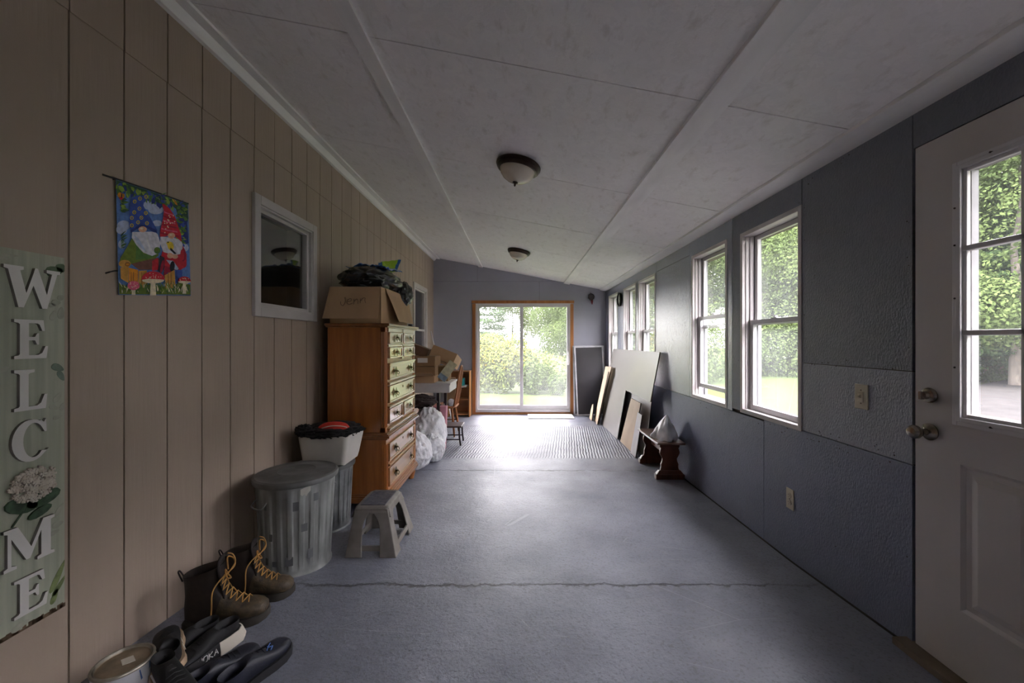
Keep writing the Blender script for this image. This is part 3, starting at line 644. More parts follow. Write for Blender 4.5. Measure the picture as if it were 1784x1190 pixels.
# ------------------------------------------------------------ ceiling lamps
M_bronze = mat('oil_rubbed_bronze', (.035,.022,.016), .35, metal=.7, var=.2, nscale=12)
M_alab = mat('alabaster_glass', (.82,.76,.62), .25, var=.08, nscale=7, col2=(.70,.60,.44), coat=.3)
TILT = Matrix.Rotation(math.atan(.193), 3, 'Y')
def lamp(y, label):
    c = Vector((-.005, y, cz(-.005)-.001)); t = thing('ceiling_light', label, 'ceiling light', c, 'flush dome ceiling lights')
    MB().lathe([(0,0),(.158,0),(.165,-.008),(.165,-.020),(.156,-.026),(.158,-.034),(.148,-.046),(.138,-.050),(.128,-.048),(.12,-.03)], c, 48, 0, TILT).build('rim', M_bronze, t, smooth=40)
    MB().lathe([(.130,-.040),(.130,-.052),(.120,-.078),(.100,-.102),(.070,-.121),(.035,-.131),(.0005,-.134)], c, 48, 0, TILT).build('glass_shade', M_alab, t, smooth=60)
    MB().lathe([(0,-.132),(.020,-.133),(.021,-.138),(.010,-.142),(.007,-.150),(.008,-.156),(.004,-.163),(0,-.166)], c, 20, 0, TILT).build('finial', M_bronze, t, smooth=50)
lamp(2.90, 'bronze-rimmed dome ceiling light nearer the viewer, larger in the photo')
lamp(5.68, 'bronze-rimmed dome ceiling light farther off, near the sliding door')
# switch, outlet
M_ivory = mat('ivory_plastic', (.62,.56,.42), .35, var=.03)
M_wplas = mat('white_plastic', (.75,.74,.72), .35, var=.02)
def plate(nm, label, cat, y, z, w_, h, m, kind):
    X = 1.66; t = thing(nm, label, cat, (X, y, z))
    MB().box(X-.006, X, y-w_/2, y+w_/2, z-h/2, z+h/2).build('cover_plate', m, t, bevel=.003)
    if kind == 'switch':
        for d in (-.0,): MB().box(X-.009, X-.005, y-.014+d, y+.014+d, z-.026, z+.026).build('switch_bezel', m, t, bevel=.001)
        MB().hexa([(X-.02,y-.005,z+.002),(X-.02,y+.005,z+.002),(X-.006,y+.005,z-.008),(X-.006,y-.005,z-.008),(X-.02,y-.005,z+.012),(X-.02,y+.005,z+.012),(X-.006,y+.005,z+.012),(X-.006,y-.005,z+.012)]).build('toggle', m, t, bevel=.001)
    else:
        for dz in (-.022, .022):
            s_ = MB(); s_.cyl((X-.010,y,z+dz),(X-.004,y,z+dz), .016, n=20); s_ = s_.build('socket', m, t, smooth=40)
            q = MB(); q.box(X-.0106,X-.0099,y-.007,y-.005,z+dz-.001,z+dz+.008); q.box(X-.0106,X-.0099,y+.005,y+.007,z+dz-.001,z+dz+.008); q.cyl((X-.0106,y,z+dz-.008),(X-.0099,y,z+dz-.008),.0025,n=8); q.build('slots', M_black, s_)
    for dz in ((-.032,.032) if kind == 'switch' else (0,)): MB().cyl((X-.008,y,z+dz),(X-.005,y,z+dz),.003,n=10).build('screw', M_chrome, t)
plate('light_switch', 'ivory toggle light switch on the slate wall beside the cream door', 'light switch', 1.918, -.27, .075, .120, M_ivory, 'switch')
plate('power_outlet', 'ivory double power outlet low on the slate wall', 'power outlet', 2.425, -.967, .066, .125, M_ivory, 'outlet')
# wall clock near the far right corner
c = Vector((1.66, 6.50, .68)); t = thing('wall_clock', 'round black wall clock between the two farthest right-hand windows', 'clock', c)
MB().lathe([(0,0),(.108,0),(.112,.01),(.112,.032),(.102,.04),(.094,.030),(.092,.016)], c, 40, 0, RX).build('case', M_black, t, smooth=40)
MB().lathe([(.0,.015),(.093,.015)], c, 40, 0, RX).build('dial', M_wplas, t)
q = MB(); q.box(c.x-.020,c.x-.018,c.y-.003,c.y+.003,c.z-.01,c.z+.07); q.box(c.x-.018,c.x-.017,c.y-.05,c.y+.01,c.z-.004,c.z+.004); q.build('hands', M_black, t)
# dark hanging ornament on the far wall
t = thing('hanging_ornament', 'small dark round ornament with a reddish tassel hung on the far wall', 'ornament', (1.37, YF-.02, .87))
q = MB(); q.lump((1.375,YF-.05,.845),(.062,.045,.065),3,.12,3,nu=24,nv=16); q.build('body', mat('dark_ornament',(.03,.02,.022),.5), t, smooth=60)
MB().tube([(1.372,YF-.001,.93),(1.374,YF-.03,.915),(1.375,YF-.05,.90)], .004, 6).build('hook', M_black, t)
q = MB(); q.tube([(1.385,YF-.045,.80),(1.392,YF-.04,.76),(1.395,YF-.04,.70)], [.014,.022,.008], 8); q.build('tassel', mat('red_tassel',(.20,.03,.04),.8), t, smooth=60)
# white threshold mat at the sliding door
tag(MB().box(.155, 1.0, 7.17, 7.58, -1.4165, -1.396).build('door_mat', mat('white_board',(.80,.80,.80),.5,var=.03), bevel=.006), 'flat white mat on the floor in front of the sliding door', 'mat')

# ------------------------------------------------------------ WELCOME sign on the left wall
SX = -1.66
M_sage = mat('sage_painted_board', (.44,.455,.36), .6, var=.10, nscale=6, stretch=(1,8,.25), bump=.25, bscale=60, bstretch=(1,4,.08))
M_letter = mat('white_cut_letter', (.74,.71,.69), .5, var=.04, nscale=10, bump=.1)
M_edge = mat('letter_shadow_grey', (.22,.20,.18), .7)  # shadow side of the white letters put into the colour
M_lf1 = mat('painted_leaf_dark', (.10,.16,.09), .6, var=.25, nscale=40); M_lf2 = mat('painted_leaf_pale', (.42,.42,.34), .6, var=.1, nscale=20); M_lf3 = mat('painted_leaf_grey', (.19,.25,.20), .6, var=.2, nscale=30); M_lf4 = mat('painted_leaf_olive', (.20,.25,.10), .6, var=.3, nscale=30)
M_brown = mat('worn_brown_edge', (.17,.11,.065), .7, var=.3, nscale=30)
t = thing('welcome_sign', 'tall sage-green hanging sign with white letters spelling WELCOME, on the beige siding', 'sign', (SX, 1.33, -.33))
ya, yb, zb, zt = 1.236, 1.426, -.955, .298
q = MB(); SF = SX+.022      # board face
q.box(SX+.002, SF, ya, yb, zb, zt, 0)
q.box(SX+.0025, SF+.0003, ya-.0005, yb+.0008, zb-.001, zb+.006, 3)
rnd = random.Random(3)
for i in range(20):          # scuffed brown marks along the lower edge
    yy = rnd.uniform(ya, yb-.01); q.box(SF, SF+.0005, yy, yy+rnd.uniform(.004,.02), zb, zb+rnd.uniform(.008,.018), 3)
def leaf(q, y, z, L, W, ang, m, lvl=.0006):
    P = []
    for i in range(14):
        a = 2*PI*i/14; u = L*.5*math.cos(a); v = W*.5*math.sin(a)*(1-.35*math.cos(a)); P.append((SF, y+u*math.cos(ang)-v*math.sin(ang), z+u*math.sin(ang)+v*math.cos(ang)))
    P = [(p[0], min(max(p[1], ya), yb), min(max(p[2], zb), zt)) for p in P]
    q.prism(P, (lvl, 0, 0), m)
leaf(q, 1.395, .245, .055, .036, .35, 1); leaf(q, 1.415, .262, .03, .03, .9, 1)
for (y, z, L, W, a) in ((1.40,.135,.03,.020,.2),(1.415,.10,.045,.020,1.5),(1.392,.09,.04,.018,1.2),(1.388,.125,.022,.015,0),(1.415,.155,.025,.018,.7),
                        (1.405,-.20,.04,.018,1.0),(1.42,-.235,.03,.016,1.3),(1.395,-.235,.035,.014,-.4),(1.405,-.27,.03,.014,.3),(1.25,.262,.05,.012,0),(1.27,.275,.05,.010,.1),
                        (1.41,-.60,.045,.016,1.0),(1.405,-.65,.035,.022,.1),(1.39,-.615,.03,.018,-.8),(1.395,-.675,.03,.016,.2),(1.30,-.935,.05,.02,.2),(1.25,-.45,.03,.02,.4),(1.245,-.89,.03,.02,.9),(1.26,-.09,.05,.015,.3)):
    leaf(q, y, z, L, W, a, 2)
leaf(q, 1.405, -.095, .042, .024, -.5, 4); leaf(q, 1.415, -.125, .04, .018, -1.1, 4)
leaf(q, 1.405, -.835, .105, .020, 1.12, 5); leaf(q, 1.41, -.87, .07, .016, .9, 5); leaf(q, 1.395, -.90, .05, .018, 1.2, 5)
q.build('board', [M_sage, M_lf1, M_lf2, M_brown, M_lf3, M_lf4], t)
GL = {   # serif capitals in a unit box (u to the right, v up)
 'W': [(0,1),(.36,1),(.36,.93),(.28,.92),(.38,.30),(.385,.30),(.52,.92),(.48,.93),(.48,1),(.60,1),(.60,.93),(.62,.92)],
}
def glyph(ch):
    if ch == 'W':
        return [(0,1),(.33,1),(.33,.925),(.27,.90),(.375,.36),(.50,.86),(.53,1.0),(.58,1.0),(.745,.36),(.84,.90),(.74,.925),(.74,1),(1,1),(1,.925),(.94,.90),(.75,.0),(.66,.0),(.50,.56),(.33,0),(.24,0),(.07,.90),(0,.925)]
    if ch == 'E':
        return [(0,1),(.86,1),(.90,.72),(.82,.72),(.74,.88),(.68,.91),(.42,.91),(.42,.56),(.60,.56),(.66,.65),(.72,.66),(.72,.36),(.66,.36),(.60,.47),(.42,.47),(.42,.09),(.70,.09),(.82,.14),(.92,.32),(1,.32),(.95,0),(0,0),(0,.07),(.12,.09),(.16,.12),(.16,.88),(.12,.91),(0,.93)]
    if ch == 'L':
        return [(0,1),(.60,1),(.60,.93),(.46,.91),(.42,.88),(.42,.09),(.68,.09),(.80,.15),(.91,.36),(1,.36),(.95,0),(0,0),(0,.07),(.12,.09),(.16,.12),(.16,.88),(.12,.91),(0,.93)]
    if ch == 'M':
        return [(0,1),(.26,1),(.52,.40),(.76,1),(1,1),(1,.93),(.92,.90),(.92,.10),(1,.07),(1,0),(.64,0),(.64,.07),(.72,.10),(.72,.72),(.50,.12),(.42,.12),(.14,.76),(.14,.10),(.24,.07),(.24,0),(0,0),(0,.07),(.07,.10),(.07,.90),(0,.93)]
    if ch == 'C':
        o = []; i_ = []
        for k in range(25):
            a = math.radians(38+k*(292-6)/24); o.append((.5+.52*math.cos(a), .5+.5*math.sin(a)))
            b_ = math.radians(44+k*(272)/24); i_.append((.58+.30*math.cos(b_), .5+.41*math.sin(b_)))
        return [(.92,.98),(.86,.90),(.78,.955)]+o[2:-1]+[(1.0,.24),(.94,.20)]+list(reversed(i_))+[(.88,.66),(.94,.66)]
def letter(ch, y0, y1, z0, z1):
    P = [(SF, y0+u*(y1-y0), z0+v*(z1-z0)) for u, v in glyph(ch)]; k = len(P)
    q = MB(); q.prism(P, (.010, 0, 0), 1); q.m[1] = 0; q.m[0] = 1
    q.v = q.v; o = q.build('letter', [M_letter, M_edge], t, recalc=False)
    # put front colour on whichever cap faces the room
    me = o.data
    for p in me.polygons: p.material_index = 0 if abs(p.normal.x) > .9 else 1
    return o
letter('W', 1.250, 1.404, .110, .244); letter('E', 1.276, 1.368, -.059, .0705); letter('L', 1.276, 1.366, -.230, -.095)
letter('C', 1.272, 1.370, -.402, -.262); letter('M', 1.250, 1.387, -.738, -.605); letter('E', 1.276, 1.368, -.903, -.779)
# white hydrangea head standing in for the letter O
M_pet = mat('hydrangea_petal', (.66,.60,.53), .6, var=.1, nscale=60, col2=(.50,.42,.34)); M_hl = mat('hydrangea_leaf', (.05,.10,.05), .5, var=.3, nscale=40)
q = MB(); cy, cz0 = 1.330, -.487; rnd = random.Random(8)
for L_, W_, a_, y_, z_ in ((.09,.05,-.35,cy-.03,cz0-.055),(.10,.05,.2,cy+.03,cz0-.052),(.07,.03,.35,cy+.02,cz0-.095)):
    P = []
    for i in range(12):
        a = 2*PI*i/12; u = L_*.5*math.cos(a); v = W_*.5*math.sin(a); P.append((SF, y_+u*math.cos(a_)-v*math.sin(a_), z_+u*math.sin(a_)+v*math.cos(a_)))
    q.prism(P, (.006,0,0), 1)
q.tube([(SF+.004,cy-.015,cz0-.04),(SF+.004,cy-.03,cz0-.08),(SF+.004,cy-.055,cz0-.115)], .003, 5, 1)
for i in range(110):
    r = math.sqrt(rnd.random()); a = rnd.uniform(0, 2*PI); y_ = cy+.064*r*math.cos(a); z_ = cz0+.006+.052*r*math.sin(a); h = .010+.008*(1-r*r)
    s_ = rnd.uniform(.007, .010); rot = rnd.uniform(0, PI)
    for k in range(4):
        an = rot+k*PI/2; q.prism([(SF+h, y_, z_), (SF+h+.001, y_+s_*math.cos(an-.5), z_+s_*math.sin(an-.5)), (SF+h-.001, y_+s_*1.25*math.cos(an), z_+s_*1.25*math.sin(an)), (SF+h+.001, y_+s_*math.cos(an+.5), z_+s_*math.sin(an+.5))], (-h*.6,0,0), 0)
q.build('hydrangea', [M_pet, M_hl], t)

# ------------------------------------------------------------ garden flag with two gnomes
FX = -1.651
def FP(zx, zy, d=0):        # measured on an enlargement of the flag, laid on its own plane
    px, py = 190+zx*.19330, 300+zy*.19330; Y = F*FX/(px-905); return (FX+d, Y, (594-py)/F*Y)
fl = thing('garden_flag', 'colourful garden flag of two gnomes and toadstools hung on the beige siding', 'flag', FP(400, 100))
FC = {}
def col(n, c, r=.75):
    if n not in FC: FC[n] = mat('flag_'+n, c, r, var=.12, nscale=60)
    return n
cols = dict(sky=(.12,.24,.58), cloud=(.50,.56,.74), dkblue=(.05,.10,.42), leaf=(.10,.22,.05), leafd=(.04,.10,.06), lime=(.28,.42,.06), beard=(.70,.68,.76), skin=(.72,.40,.26), green=(.16,.22,.03), red=(.60,.02,.04), redd=(.34,.01,.04), pink=(.75,.12,.22), wood=(.60,.30,.06), woodd=(.32,.13,.03), cream=(.80,.70,.50), yel=(.75,.55,.04), black=(.02,.02,.04), grass=(.14,.22,.04), shirt=(.20,.08,.06), orange=(.75,.28,.02), navy=(.03,.05,.25), white=(.80,.78,.80))
for k_, v_ in cols.items(): col(k_, v_)
names = list(cols)
fb = MB(); lay = [0]
def flat(P, cn):
    lay[0] += 1; d = .0012+lay[0]*.000012
    fb.pts([FP(x, y, d) for x, y in P], [tuple(range(len(P)))], names.index(cn))
def ell(cx, cy, rx, ry, cn, n=14, rot=0): flat([(cx+rx*math.cos(a)*math.cos(rot)-ry*math.sin(a)*math.sin(rot), cy+rx*math.cos(a)*math.sin(rot)+ry*math.sin(a)*math.cos(rot)) for a in (2*PI*i/n for i in range(n))], cn)
def lf(x, y, L, W, ang, cn): flat([(x+L*u*math.cos(ang)-W*v*math.sin(ang), y+L*u*math.sin(ang)+W*v*math.cos(ang)) for u, v in ((0,0),(.25,.4),(.55,.5),(1,0),(.55,-.5),(.25,-.4))], cn)
# cloth body
fb.pts([FP(60,60),FP(712,285),FP(735,1112),FP(85,1106),FP(60,60,.001),FP(712,285,.001),FP(735,1112,.001),FP(85,1106,.001)], [(0,1,2,3),(4,5,6,7),(0,1,5,4),(1,2,6,5),(2,3,7,6),(3,0,4,7)], names.index('sky'))
rnd = random.Random(21)
def topy(x): return 60+(x-60)*.345
def inside(x, y): return 62 < x < 722 and topy(x)+6 < y < 1104
for cx, cy, rx, ry in ((130,480,60,45),(110,520,50,40),(390,300,90,45),(360,260,60,30),(420,340,70,40),(430,225,50,30),(680,680,35,35),(110,650,30,40),(430,460,45,28)): ell(cx, cy, rx, ry, 'cloud')
flat([(62,70),(200,115),(380,175),(560,240),(705,290),(712,420),(690,500),(640,470),(620,400),(600,330),(520,270),(430,225),(330,200),(240,190),(150,180),(90,240),(66,200)], 'leafd')
flat([(84,1000),(160,1030),(300,1010),(480,1030),(640,1000),(730,1010),(733,1104),(88,1100)], 'green')
flat([(600,430),(700,440),(715,640),(680,650),(640,560)], 'navy')
for i in range(110):      # foliage along the top
    x = rnd.uniform(70, 560); y = topy(x)+rnd.uniform(14, 70); 
    lf(x, y, rnd.uniform(45, 85), rnd.uniform(24, 40), rnd.uniform(.2, 2.2), rnd.choice(['leaf','leafd','lime','leaf','navy','dkblue','lime']))
for i in range(80):
    x = rnd.uniform(590, 660); y = rnd.uniform(topy(x)+12, 660); lf(x, y, rnd.uniform(30, 58), rnd.uniform(16, 32), rnd.uniform(-.9, .9), rnd.choice(['leaf','navy','lime','leafd','dkblue','leaf']))
for i in range(16): lf(88+rnd.uniform(0,20), 230+i*8, rnd.uniform(40,80), 20, rnd.uniform(-.2,1.1), rnd.choice(['leaf','lime','leafd']))
for i in range(14): lf(95, 570+i*9, rnd.uniform(40,80), 9, rnd.uniform(-.8,-.1), rnd.choice(['leafd','leaf']))
for i in range(10): lf(455, 205, rnd.uniform(50,85), 10, -.3+i*.38, rnd.choice(['leaf','navy','leafd']))
for a, b_ in ((88,205),(112,215)): ell(a, b_, 20, 24, 'orange', rot=.4)
ell(100, 235, 16, 14, 'red'); ell(104,212,5,20,'black'); lf(560,240,62,22,.75,'yel'); lf(580,262,50,18,.9,'orange'); lf(565,235,60,5,.9,'black')
# blue-hatted gnome
flat([(195,600),(150,680),(95,770),(80,830),(180,830),(260,820),(380,800),(440,750),(400,640),(300,560)], 'green')
flat([(215,600),(235,700),(230,790),(370,775),(430,745),(300,740)], 'leaf')
flat([(190,825),(430,770),(455,800),(430,880),(260,880)], 'shirt'); flat([(380,800),(435,770),(440,880),(380,890)], 'red')
flat([(200,540),(195,590),(240,660),(300,725),(380,755),(440,730),(455,640),(430,560),(400,535)], 'beard')
flat([(212,560),(260,600),(330,720),(300,700),(240,640)], 'cloud'); flat([(330,560),(350,640),(400,740),(370,720),(330,620)], 'white')
flat([(188,545),(172,480),(172,400),(178,300),(195,240),(230,208),(300,212),(312,250),(300,300),(330,360),(370,420),(425,520),(425,545),(380,535),(330,500),(260,500),(220,525)], 'dkblue')
flat([(188,548),(220,528),(262,502),(330,502),(385,538),(425,548),(415,520),(330,478),(260,480),(185,520)], 'navy')
for x, y in ((222,265),(270,238),(265,328),(218,362),(195,412),(282,410),(322,368),(252,452),(332,460),(195,480),(325,222)):
    ell(x, y, 17, 18, 'yel', 10); ell(x, y, 10, 11, 'navy', 8); ell(x, y, 4, 4, 'cream', 6)
ell(293, 515, 38, 27, 'skin'); ell(285, 507, 16, 10, 'cream', 10)
ell(425, 705, 30, 30, 'leaf'); ell(420, 700, 18, 18, 'green', 10)
# red-hatted gnome
flat([(470,720),(455,780),(500,850),(560,880),(640,880),(690,840),(690,740),(660,670),(640,650),(500,650)], 'red')
flat([(455,580),(450,640),(480,720),(550,740),(600,745),(650,735),(655,650),(640,610),(560,590)], 'beard')
flat([(505,790),(570,800),(620,870),(600,885),(560,860)], 'cloud')
flat([(470,290),(485,285),(540,330),(585,400),(610,480),(640,560),(645,628),(600,590),(550,565),(500,580),(448,582),(452,520),(475,430),(485,350)], 'red')
for i in range(6): y = 350+i*38; flat([(484-i*5,y),(520,y+16),(570+i*9,y+30),(573+i*9,y+44),(520,y+28),(482-i*5,y+12)], 'redd' if i % 2 else 'pink')
for i in range(16): ell(rnd.uniform(480,585), rnd.uniform(380,560), 6, 6, 'cream', 6)
ell(553, 572, 34, 27, 'skin'); ell(548,565,14,9,'cream',8)
ell(545, 665, 28, 40, 'yel', rot=-.3); ell(525,640,18,16,'yel',10); flat([(545,680),(600,735),(580,738),(540,700)], 'black'); ell(522,632,8,6,'black',6)
ell(540, 752, 28, 26, 'skin'); ell(585, 760, 28, 20, 'skin')
ell(655, 835, 34, 30, 'red'); ell(660,745,24,60,'redd'); ell(650,745,18,50,'red')
flat([(450,750),(490,770),(490,860),(460,915),(430,890)], 'black'); flat([(490,840),(560,870),(590,960),(520,1000),(480,940)], 'redd'); ell(560,850,22,50,'black',rot=.1); ell(524,930,18,28,'navy'); ell(468,850,14,60,'redd',rot=.2)
flat([(590,880),(650,880),(650,1000),(590,1000)], 'dkblue'); 
# logs, toadstools, grass
flat([(90,860),(165,850),(165,1000),(95,960)], 'wood'); flat([(165,860),(250,880),(250,1010),(170,1000)], 'orange'); ell(130,825,55,35,'wood'); ell(155,830,25,20,'woodd'); ell(155,830,14,10,'orange',8)
flat([(255,890),(330,885),(330,1040),(250,1040)], 'wood'); flat([(490,930),(580,880),(590,1040),(500,1050)], 'wood'); 
for x in (185,205,280,520,545): flat([(x,900),(x+6,900),(x+8,1010),(x,1010)], 'woodd')
for i in range(260):
    x = rnd.uniform(92, 722); y = rnd.uniform(1030, 1100); lf(x, y, rnd.uniform(30, 75), rnd.uniform(5,9), -PI/2+rnd.uniform(-.6,.6), rnd.choice(['grass','leaf','lime','leafd','cream','grass'])) if inside(x, y) and x+25 < 728 and x > 105 else None
def shroom(cx, cy, w_, h, sw, sh):
    flat([(cx-sw,cy),(cx+sw,cy),(cx+sw*1.4,cy+sh),(cx-sw*1.4,cy+sh)], 'cream'); ell(cx, cy+h*.05, w_*.96, h*.36, 'cream')
    flat([(cx-w_,cy)]+[(cx-w_*math.cos(a), cy-h*math.sin(a)) for a in (PI*i/10 for i in range(1,10))]+[(cx+w_,cy),(cx+w_*.4,cy-h*.08),(cx-w_*.4,cy-h*.12)], 'red')
    for i in range(int(w_/6)): a = rnd.uniform(.3,2.8); r_ = rnd.uniform(.3,.85); ell(cx-w_*r_*math.cos(a), cy-h*r_*math.sin(a)*.9-2, 4, 4, 'cream', 6)
shroom(380, 970, 105, 78, 20, 140); shroom(663, 985, 60, 45, 12, 110); shroom(203, 1035, 55, 55, 13, 70); ell(203,1022,55,42,'pink'); 
for i in range(14): ell(203+rnd.uniform(-42,42), 1020+rnd.uniform(-30,30), 4, 4, 'cream', 6)
fb.build('banner', [FC[k] for k in names], fl, recalc=False)
q = MB(); q.tube([FP(-40,20,-.01),FP(20,45,-.004),FP(60,58,.0),FP(400,172,.0),FP(712,284,0)], .004, 8); q.tube([FP(60,58,0),FP(50,70,-.02)],.003,6); q.build('rod', M_black, fl)
tag(MB().tube([LW(184,476,-1.655),LW(191,474,-1.64),LW(200,472,-1.65),LW(206,472,-1.655)], .003, 6).build('wire_hook', M_black), 'thin dark wire hook sticking out beside the lower left of the flag', 'hook')
# ------------------------------------------------------------ tall chest of drawers
M_cw = wood('chest_side_wood', (.42,.145,.030), (.25,.078,.017), 'z', .38, coat=.5, crough=.22, scale=3.2)
M_cf = wood('chest_front_wood', (.42,.20,.065), (.30,.13,.04), 'y', .30, coat=1, crough=.13, cior=2.1, scale=3.2)
M_ct = wood('chest_top_wood', (.28,.10,.025), (.17,.055,.013), 'y', .33, coat=.6, scale=3.2)
CX0, CXF, CY0, CY1 = -1.545, -1.062, 3.155, 4.045
ch = thing('chest_of_drawers', 'tall reddish-brown wooden chest of drawers with brass pulls, a cardboard box on top', 'chest of drawers', (-1.3, 3.6, fz(3.6)))
q = MB()
q.box(CX0+.01, CXF-.014, CY0+.012, CY1-.012, -.735, .112)           # upper case
q.box(CX0, CXF-.006, CY0+.002, CY1-.002, -1.295, -.790)             # lower case
q.build('case', M_cw, ch, bevel=.003)
def corner(y, up):   # reeded corner posts
    z0, z1 = (-.735,.112) if up else (-1.235,-.79); off = 0 if up else .008
    q = MB(); q.box(CXF-.05, CXF-.010+off, y-.021, y+.021, z0, z1)
    for k in (-1, 0, 1):
        q.cyl((CXF-.009+off, y+k*.012, z0+.04), (CXF-.009+off, y+k*.012, z1-.04), .005, n=8)
        q.cyl((CXF-.03+k*.012, y-.021 if y < 3.6 else y+.021, z0+.04), (CXF-.03+k*.012, y-.021 if y < 3.6 else y+.021, z1-.04), .005, n=8)
    q.build('corner_post', M_cw, ch, smooth=40)
for up in (1, 0): corner(CY0+.033 if up else CY0+.025, up); corner(CY1-.033 if up else CY1-.025, up)
q = MB(); q.box(CX0-.002, CXF+.030, CY0-.020, CY1+.022, .120, .141); q.box(CX0, CXF+.014, CY0-.006, CY1+.008, .108, .121)
q.build('top', M_ct, ch, bevel=.006, seg=3)
def mould(nm, z0, z1, out, m=M_ct):
    q = MB(); h = z1-z0
    for k, (f0, f1, o_) in enumerate(((0,.25,.35),(.25,.6,1),(.6,.8,.7),(.8,1,.3))):
        q.box(CX0, CXF+out*o_, CY0-out*o_*.6, CY1+out*o_*.6, z0+h*f0, z0+h*f1)
    q.build(nm, m, ch, bevel=.002)
mould('waist_moulding', -.790, -.735, .030); mould('base_moulding', -1.295, -1.222, .026)
M_ft = wood('chest_foot_wood', (.25,.09,.022), (.15,.05,.012), 'z', .4)
for (x, y) in ((CX0+.04, CY0+.05), (CXF-.03, CY0+.05), (CX0+.04, CY1-.05), (CXF-.03, CY1-.05)):
    zf = fz(y); q = MB(); q.lathe([(.034,-1.295),(.040,-1.31),(.038,-1.33),(.026,zf+.012),(.028,zf+.004),(.022,zf)], (x, y, 0), 20, cap=True)
    q.build('foot', M_ft, ch, smooth=50)
M_pull = mat('brass_pull', (.20,.14,.06), .25, metal=1, var=.3, nscale=80)
def pull(dr, y, z, s=1):
    x = CXF+.012; P = []
    for k in range(24):     # pierced fretted backplate outline
        a = 2*PI*k/24; r = (.024+.005*math.cos(4*a)+.003*math.cos(8*a))*s; P.append((x, y+r*1.25*math.cos(a), z+r*1.1*math.sin(a)))
    q = MB(); q.prism(P, (.003, 0, 0)); q.cyl((x,y-.018*s,z+.004),(x+.012,y-.018*s,z+.004),.004,n=8); q.cyl((x,y+.018*s,z+.004),(x+.012,y+.018*s,z+.004),.004,n=8)
    q.tube(seg_spline([(x+.012,y-.018*s,z+.004),(x+.018,y-.020*s,z-.010*s),(x+.020,y,z-.020*s),(x+.018,y+.020*s,z-.010*s),(x+.012,y+.018*s,z+.004)],4),.0028,8)
    q.lump((x+.008,y,z+.006),(.008,.007,.009),1,0,1,nu=10,nv=8)
    q.build('pull', M_pull, dr, smooth=45)
def drawer(y0, y1, z0, z1, pulls, key=False):
    q = MB(); x = CXF-.012
    q.box(x, x+.014, y0, y1, z0, z1)
    # raised lipped border framing a flat panel
    w_ = .014
    for (a, b_, c, d) in ((y0,y0+w_,z0,z1),(y1-w_,y1,z0,z1),(y0+w_,y1-w_,z1-w_,z1),(y0+w_,y1-w_,z0,z0+w_)): q.box(x+.012, x+.022, a, b_, c, d)
    d = q.build('drawer', M_cf, ch, bevel=.003)
    zc = (z0+z1)/2
    for p in pulls: pull(d, y0+(y1-y0)*p, zc, .95 if len(pulls) == 1 else 1.2)
    if key:
        k = MB(); k.lathe([(0,0),(.010,0),(.011,.003),(.005,.004),(0,.004)], (CXF+.002,(y0+y1)/2,z1-.042), 14, 0, Matrix.Rotation(PI/2,3,'Y')); k.build('keyhole_plate', M_pull, d)
A, B_, Mi = CY0+.065, CY1-.065, 3.60
for z0, z1 in ((-.025,.072), (-.143,-.052)):
    drawer(A, Mi-.02, z0, z1, [.5]); drawer(Mi+.02, B_, z0, z1, [.5])
drawer(A, B_, -.318, -.200, [.2,.8]); drawer(A, B_, -.507, -.368, [.2,.8], True)
drawer(A, Mi-.02, -.676, -.556, [.5]); drawer(Mi+.02, B_, -.676, -.556, [.5])
drawer(A, B_, -.980, -.835, [.2,.8], True); drawer(A, B_, -1.186, -1.035, [.2,.8])
for zz in (-.187, -.345, -.535, -.715, -1.005):
    q = MB(); q.box(CXF-.014, CXF+.012, CY0+.055, CY1-.055, zz-.014, zz+.006); q.box(CXF-.014, CXF+.018, CY0+.055, CY1-.055, zz-.004, zz+.002); q.build('drawer_rail', M_cf, ch, bevel=.002)
MB().box(CXF-.014, CXF+.002, Mi-.018, Mi+.018, -.16, .106).box(CXF-.014,CXF+.002,A-.01,B_+.01,.076,.106).box(CXF-.014,CXF+.002,A-.01,B_+.01,-.047,-.030).build('front_frame', M_cf, ch)
MB().box(CXF-.014, CXF+.002, Mi-.018, Mi+.018, -.69, -.54).build('front_stile', M_cf, ch, bevel=.002)

# ------------------------------------------------------------ cardboard box on the chest, and what spills out of it
M_card = mat('brown_cardboard', (.50,.325,.185), .75, var=.06, nscale=4, bump=.08, bscale=30, stretch=(1,1,.2))
M_card2 = mat('dark_cardboard', (.30,.18,.09), .8, var=.08, nscale=4)
M_ink = mat('black_marker', (.05,.03,.025), .7)
TZ = .1415
bx = thing('cardboard_box', 'open brown cardboard box marked Jenn on top of the tall chest of drawers', 'cardboard box', (-1.33, 3.6, TZ))
x0, x1, y0, y1, zt = -1.54, -1.125, 3.215, 3.96, .440
q = MB(); tk = .005
q.box(x0,x1,y0,y1,TZ,TZ+tk); q.box(x0,x0+tk,y0,y1,TZ,zt); q.box(x1-tk,x1,y0,y1,TZ,zt); q.box(x0,x1,y0,y0+tk,TZ,zt); q.box(x0,x1,y1-tk,y1,TZ,zt)
q.build('body', M_card, bx)
def flap(name, P, d): return MB().prism(P, d).build(name, M_card, bx)
f1 = flap('flap', [(x0+.004,y0-.002,zt),(x1-.004,y0-.002,zt),(x1+.012,y0-.10,zt-.262),(x0-.03+.02,y0-.10,zt-.262)], (0,-.004,-.002))
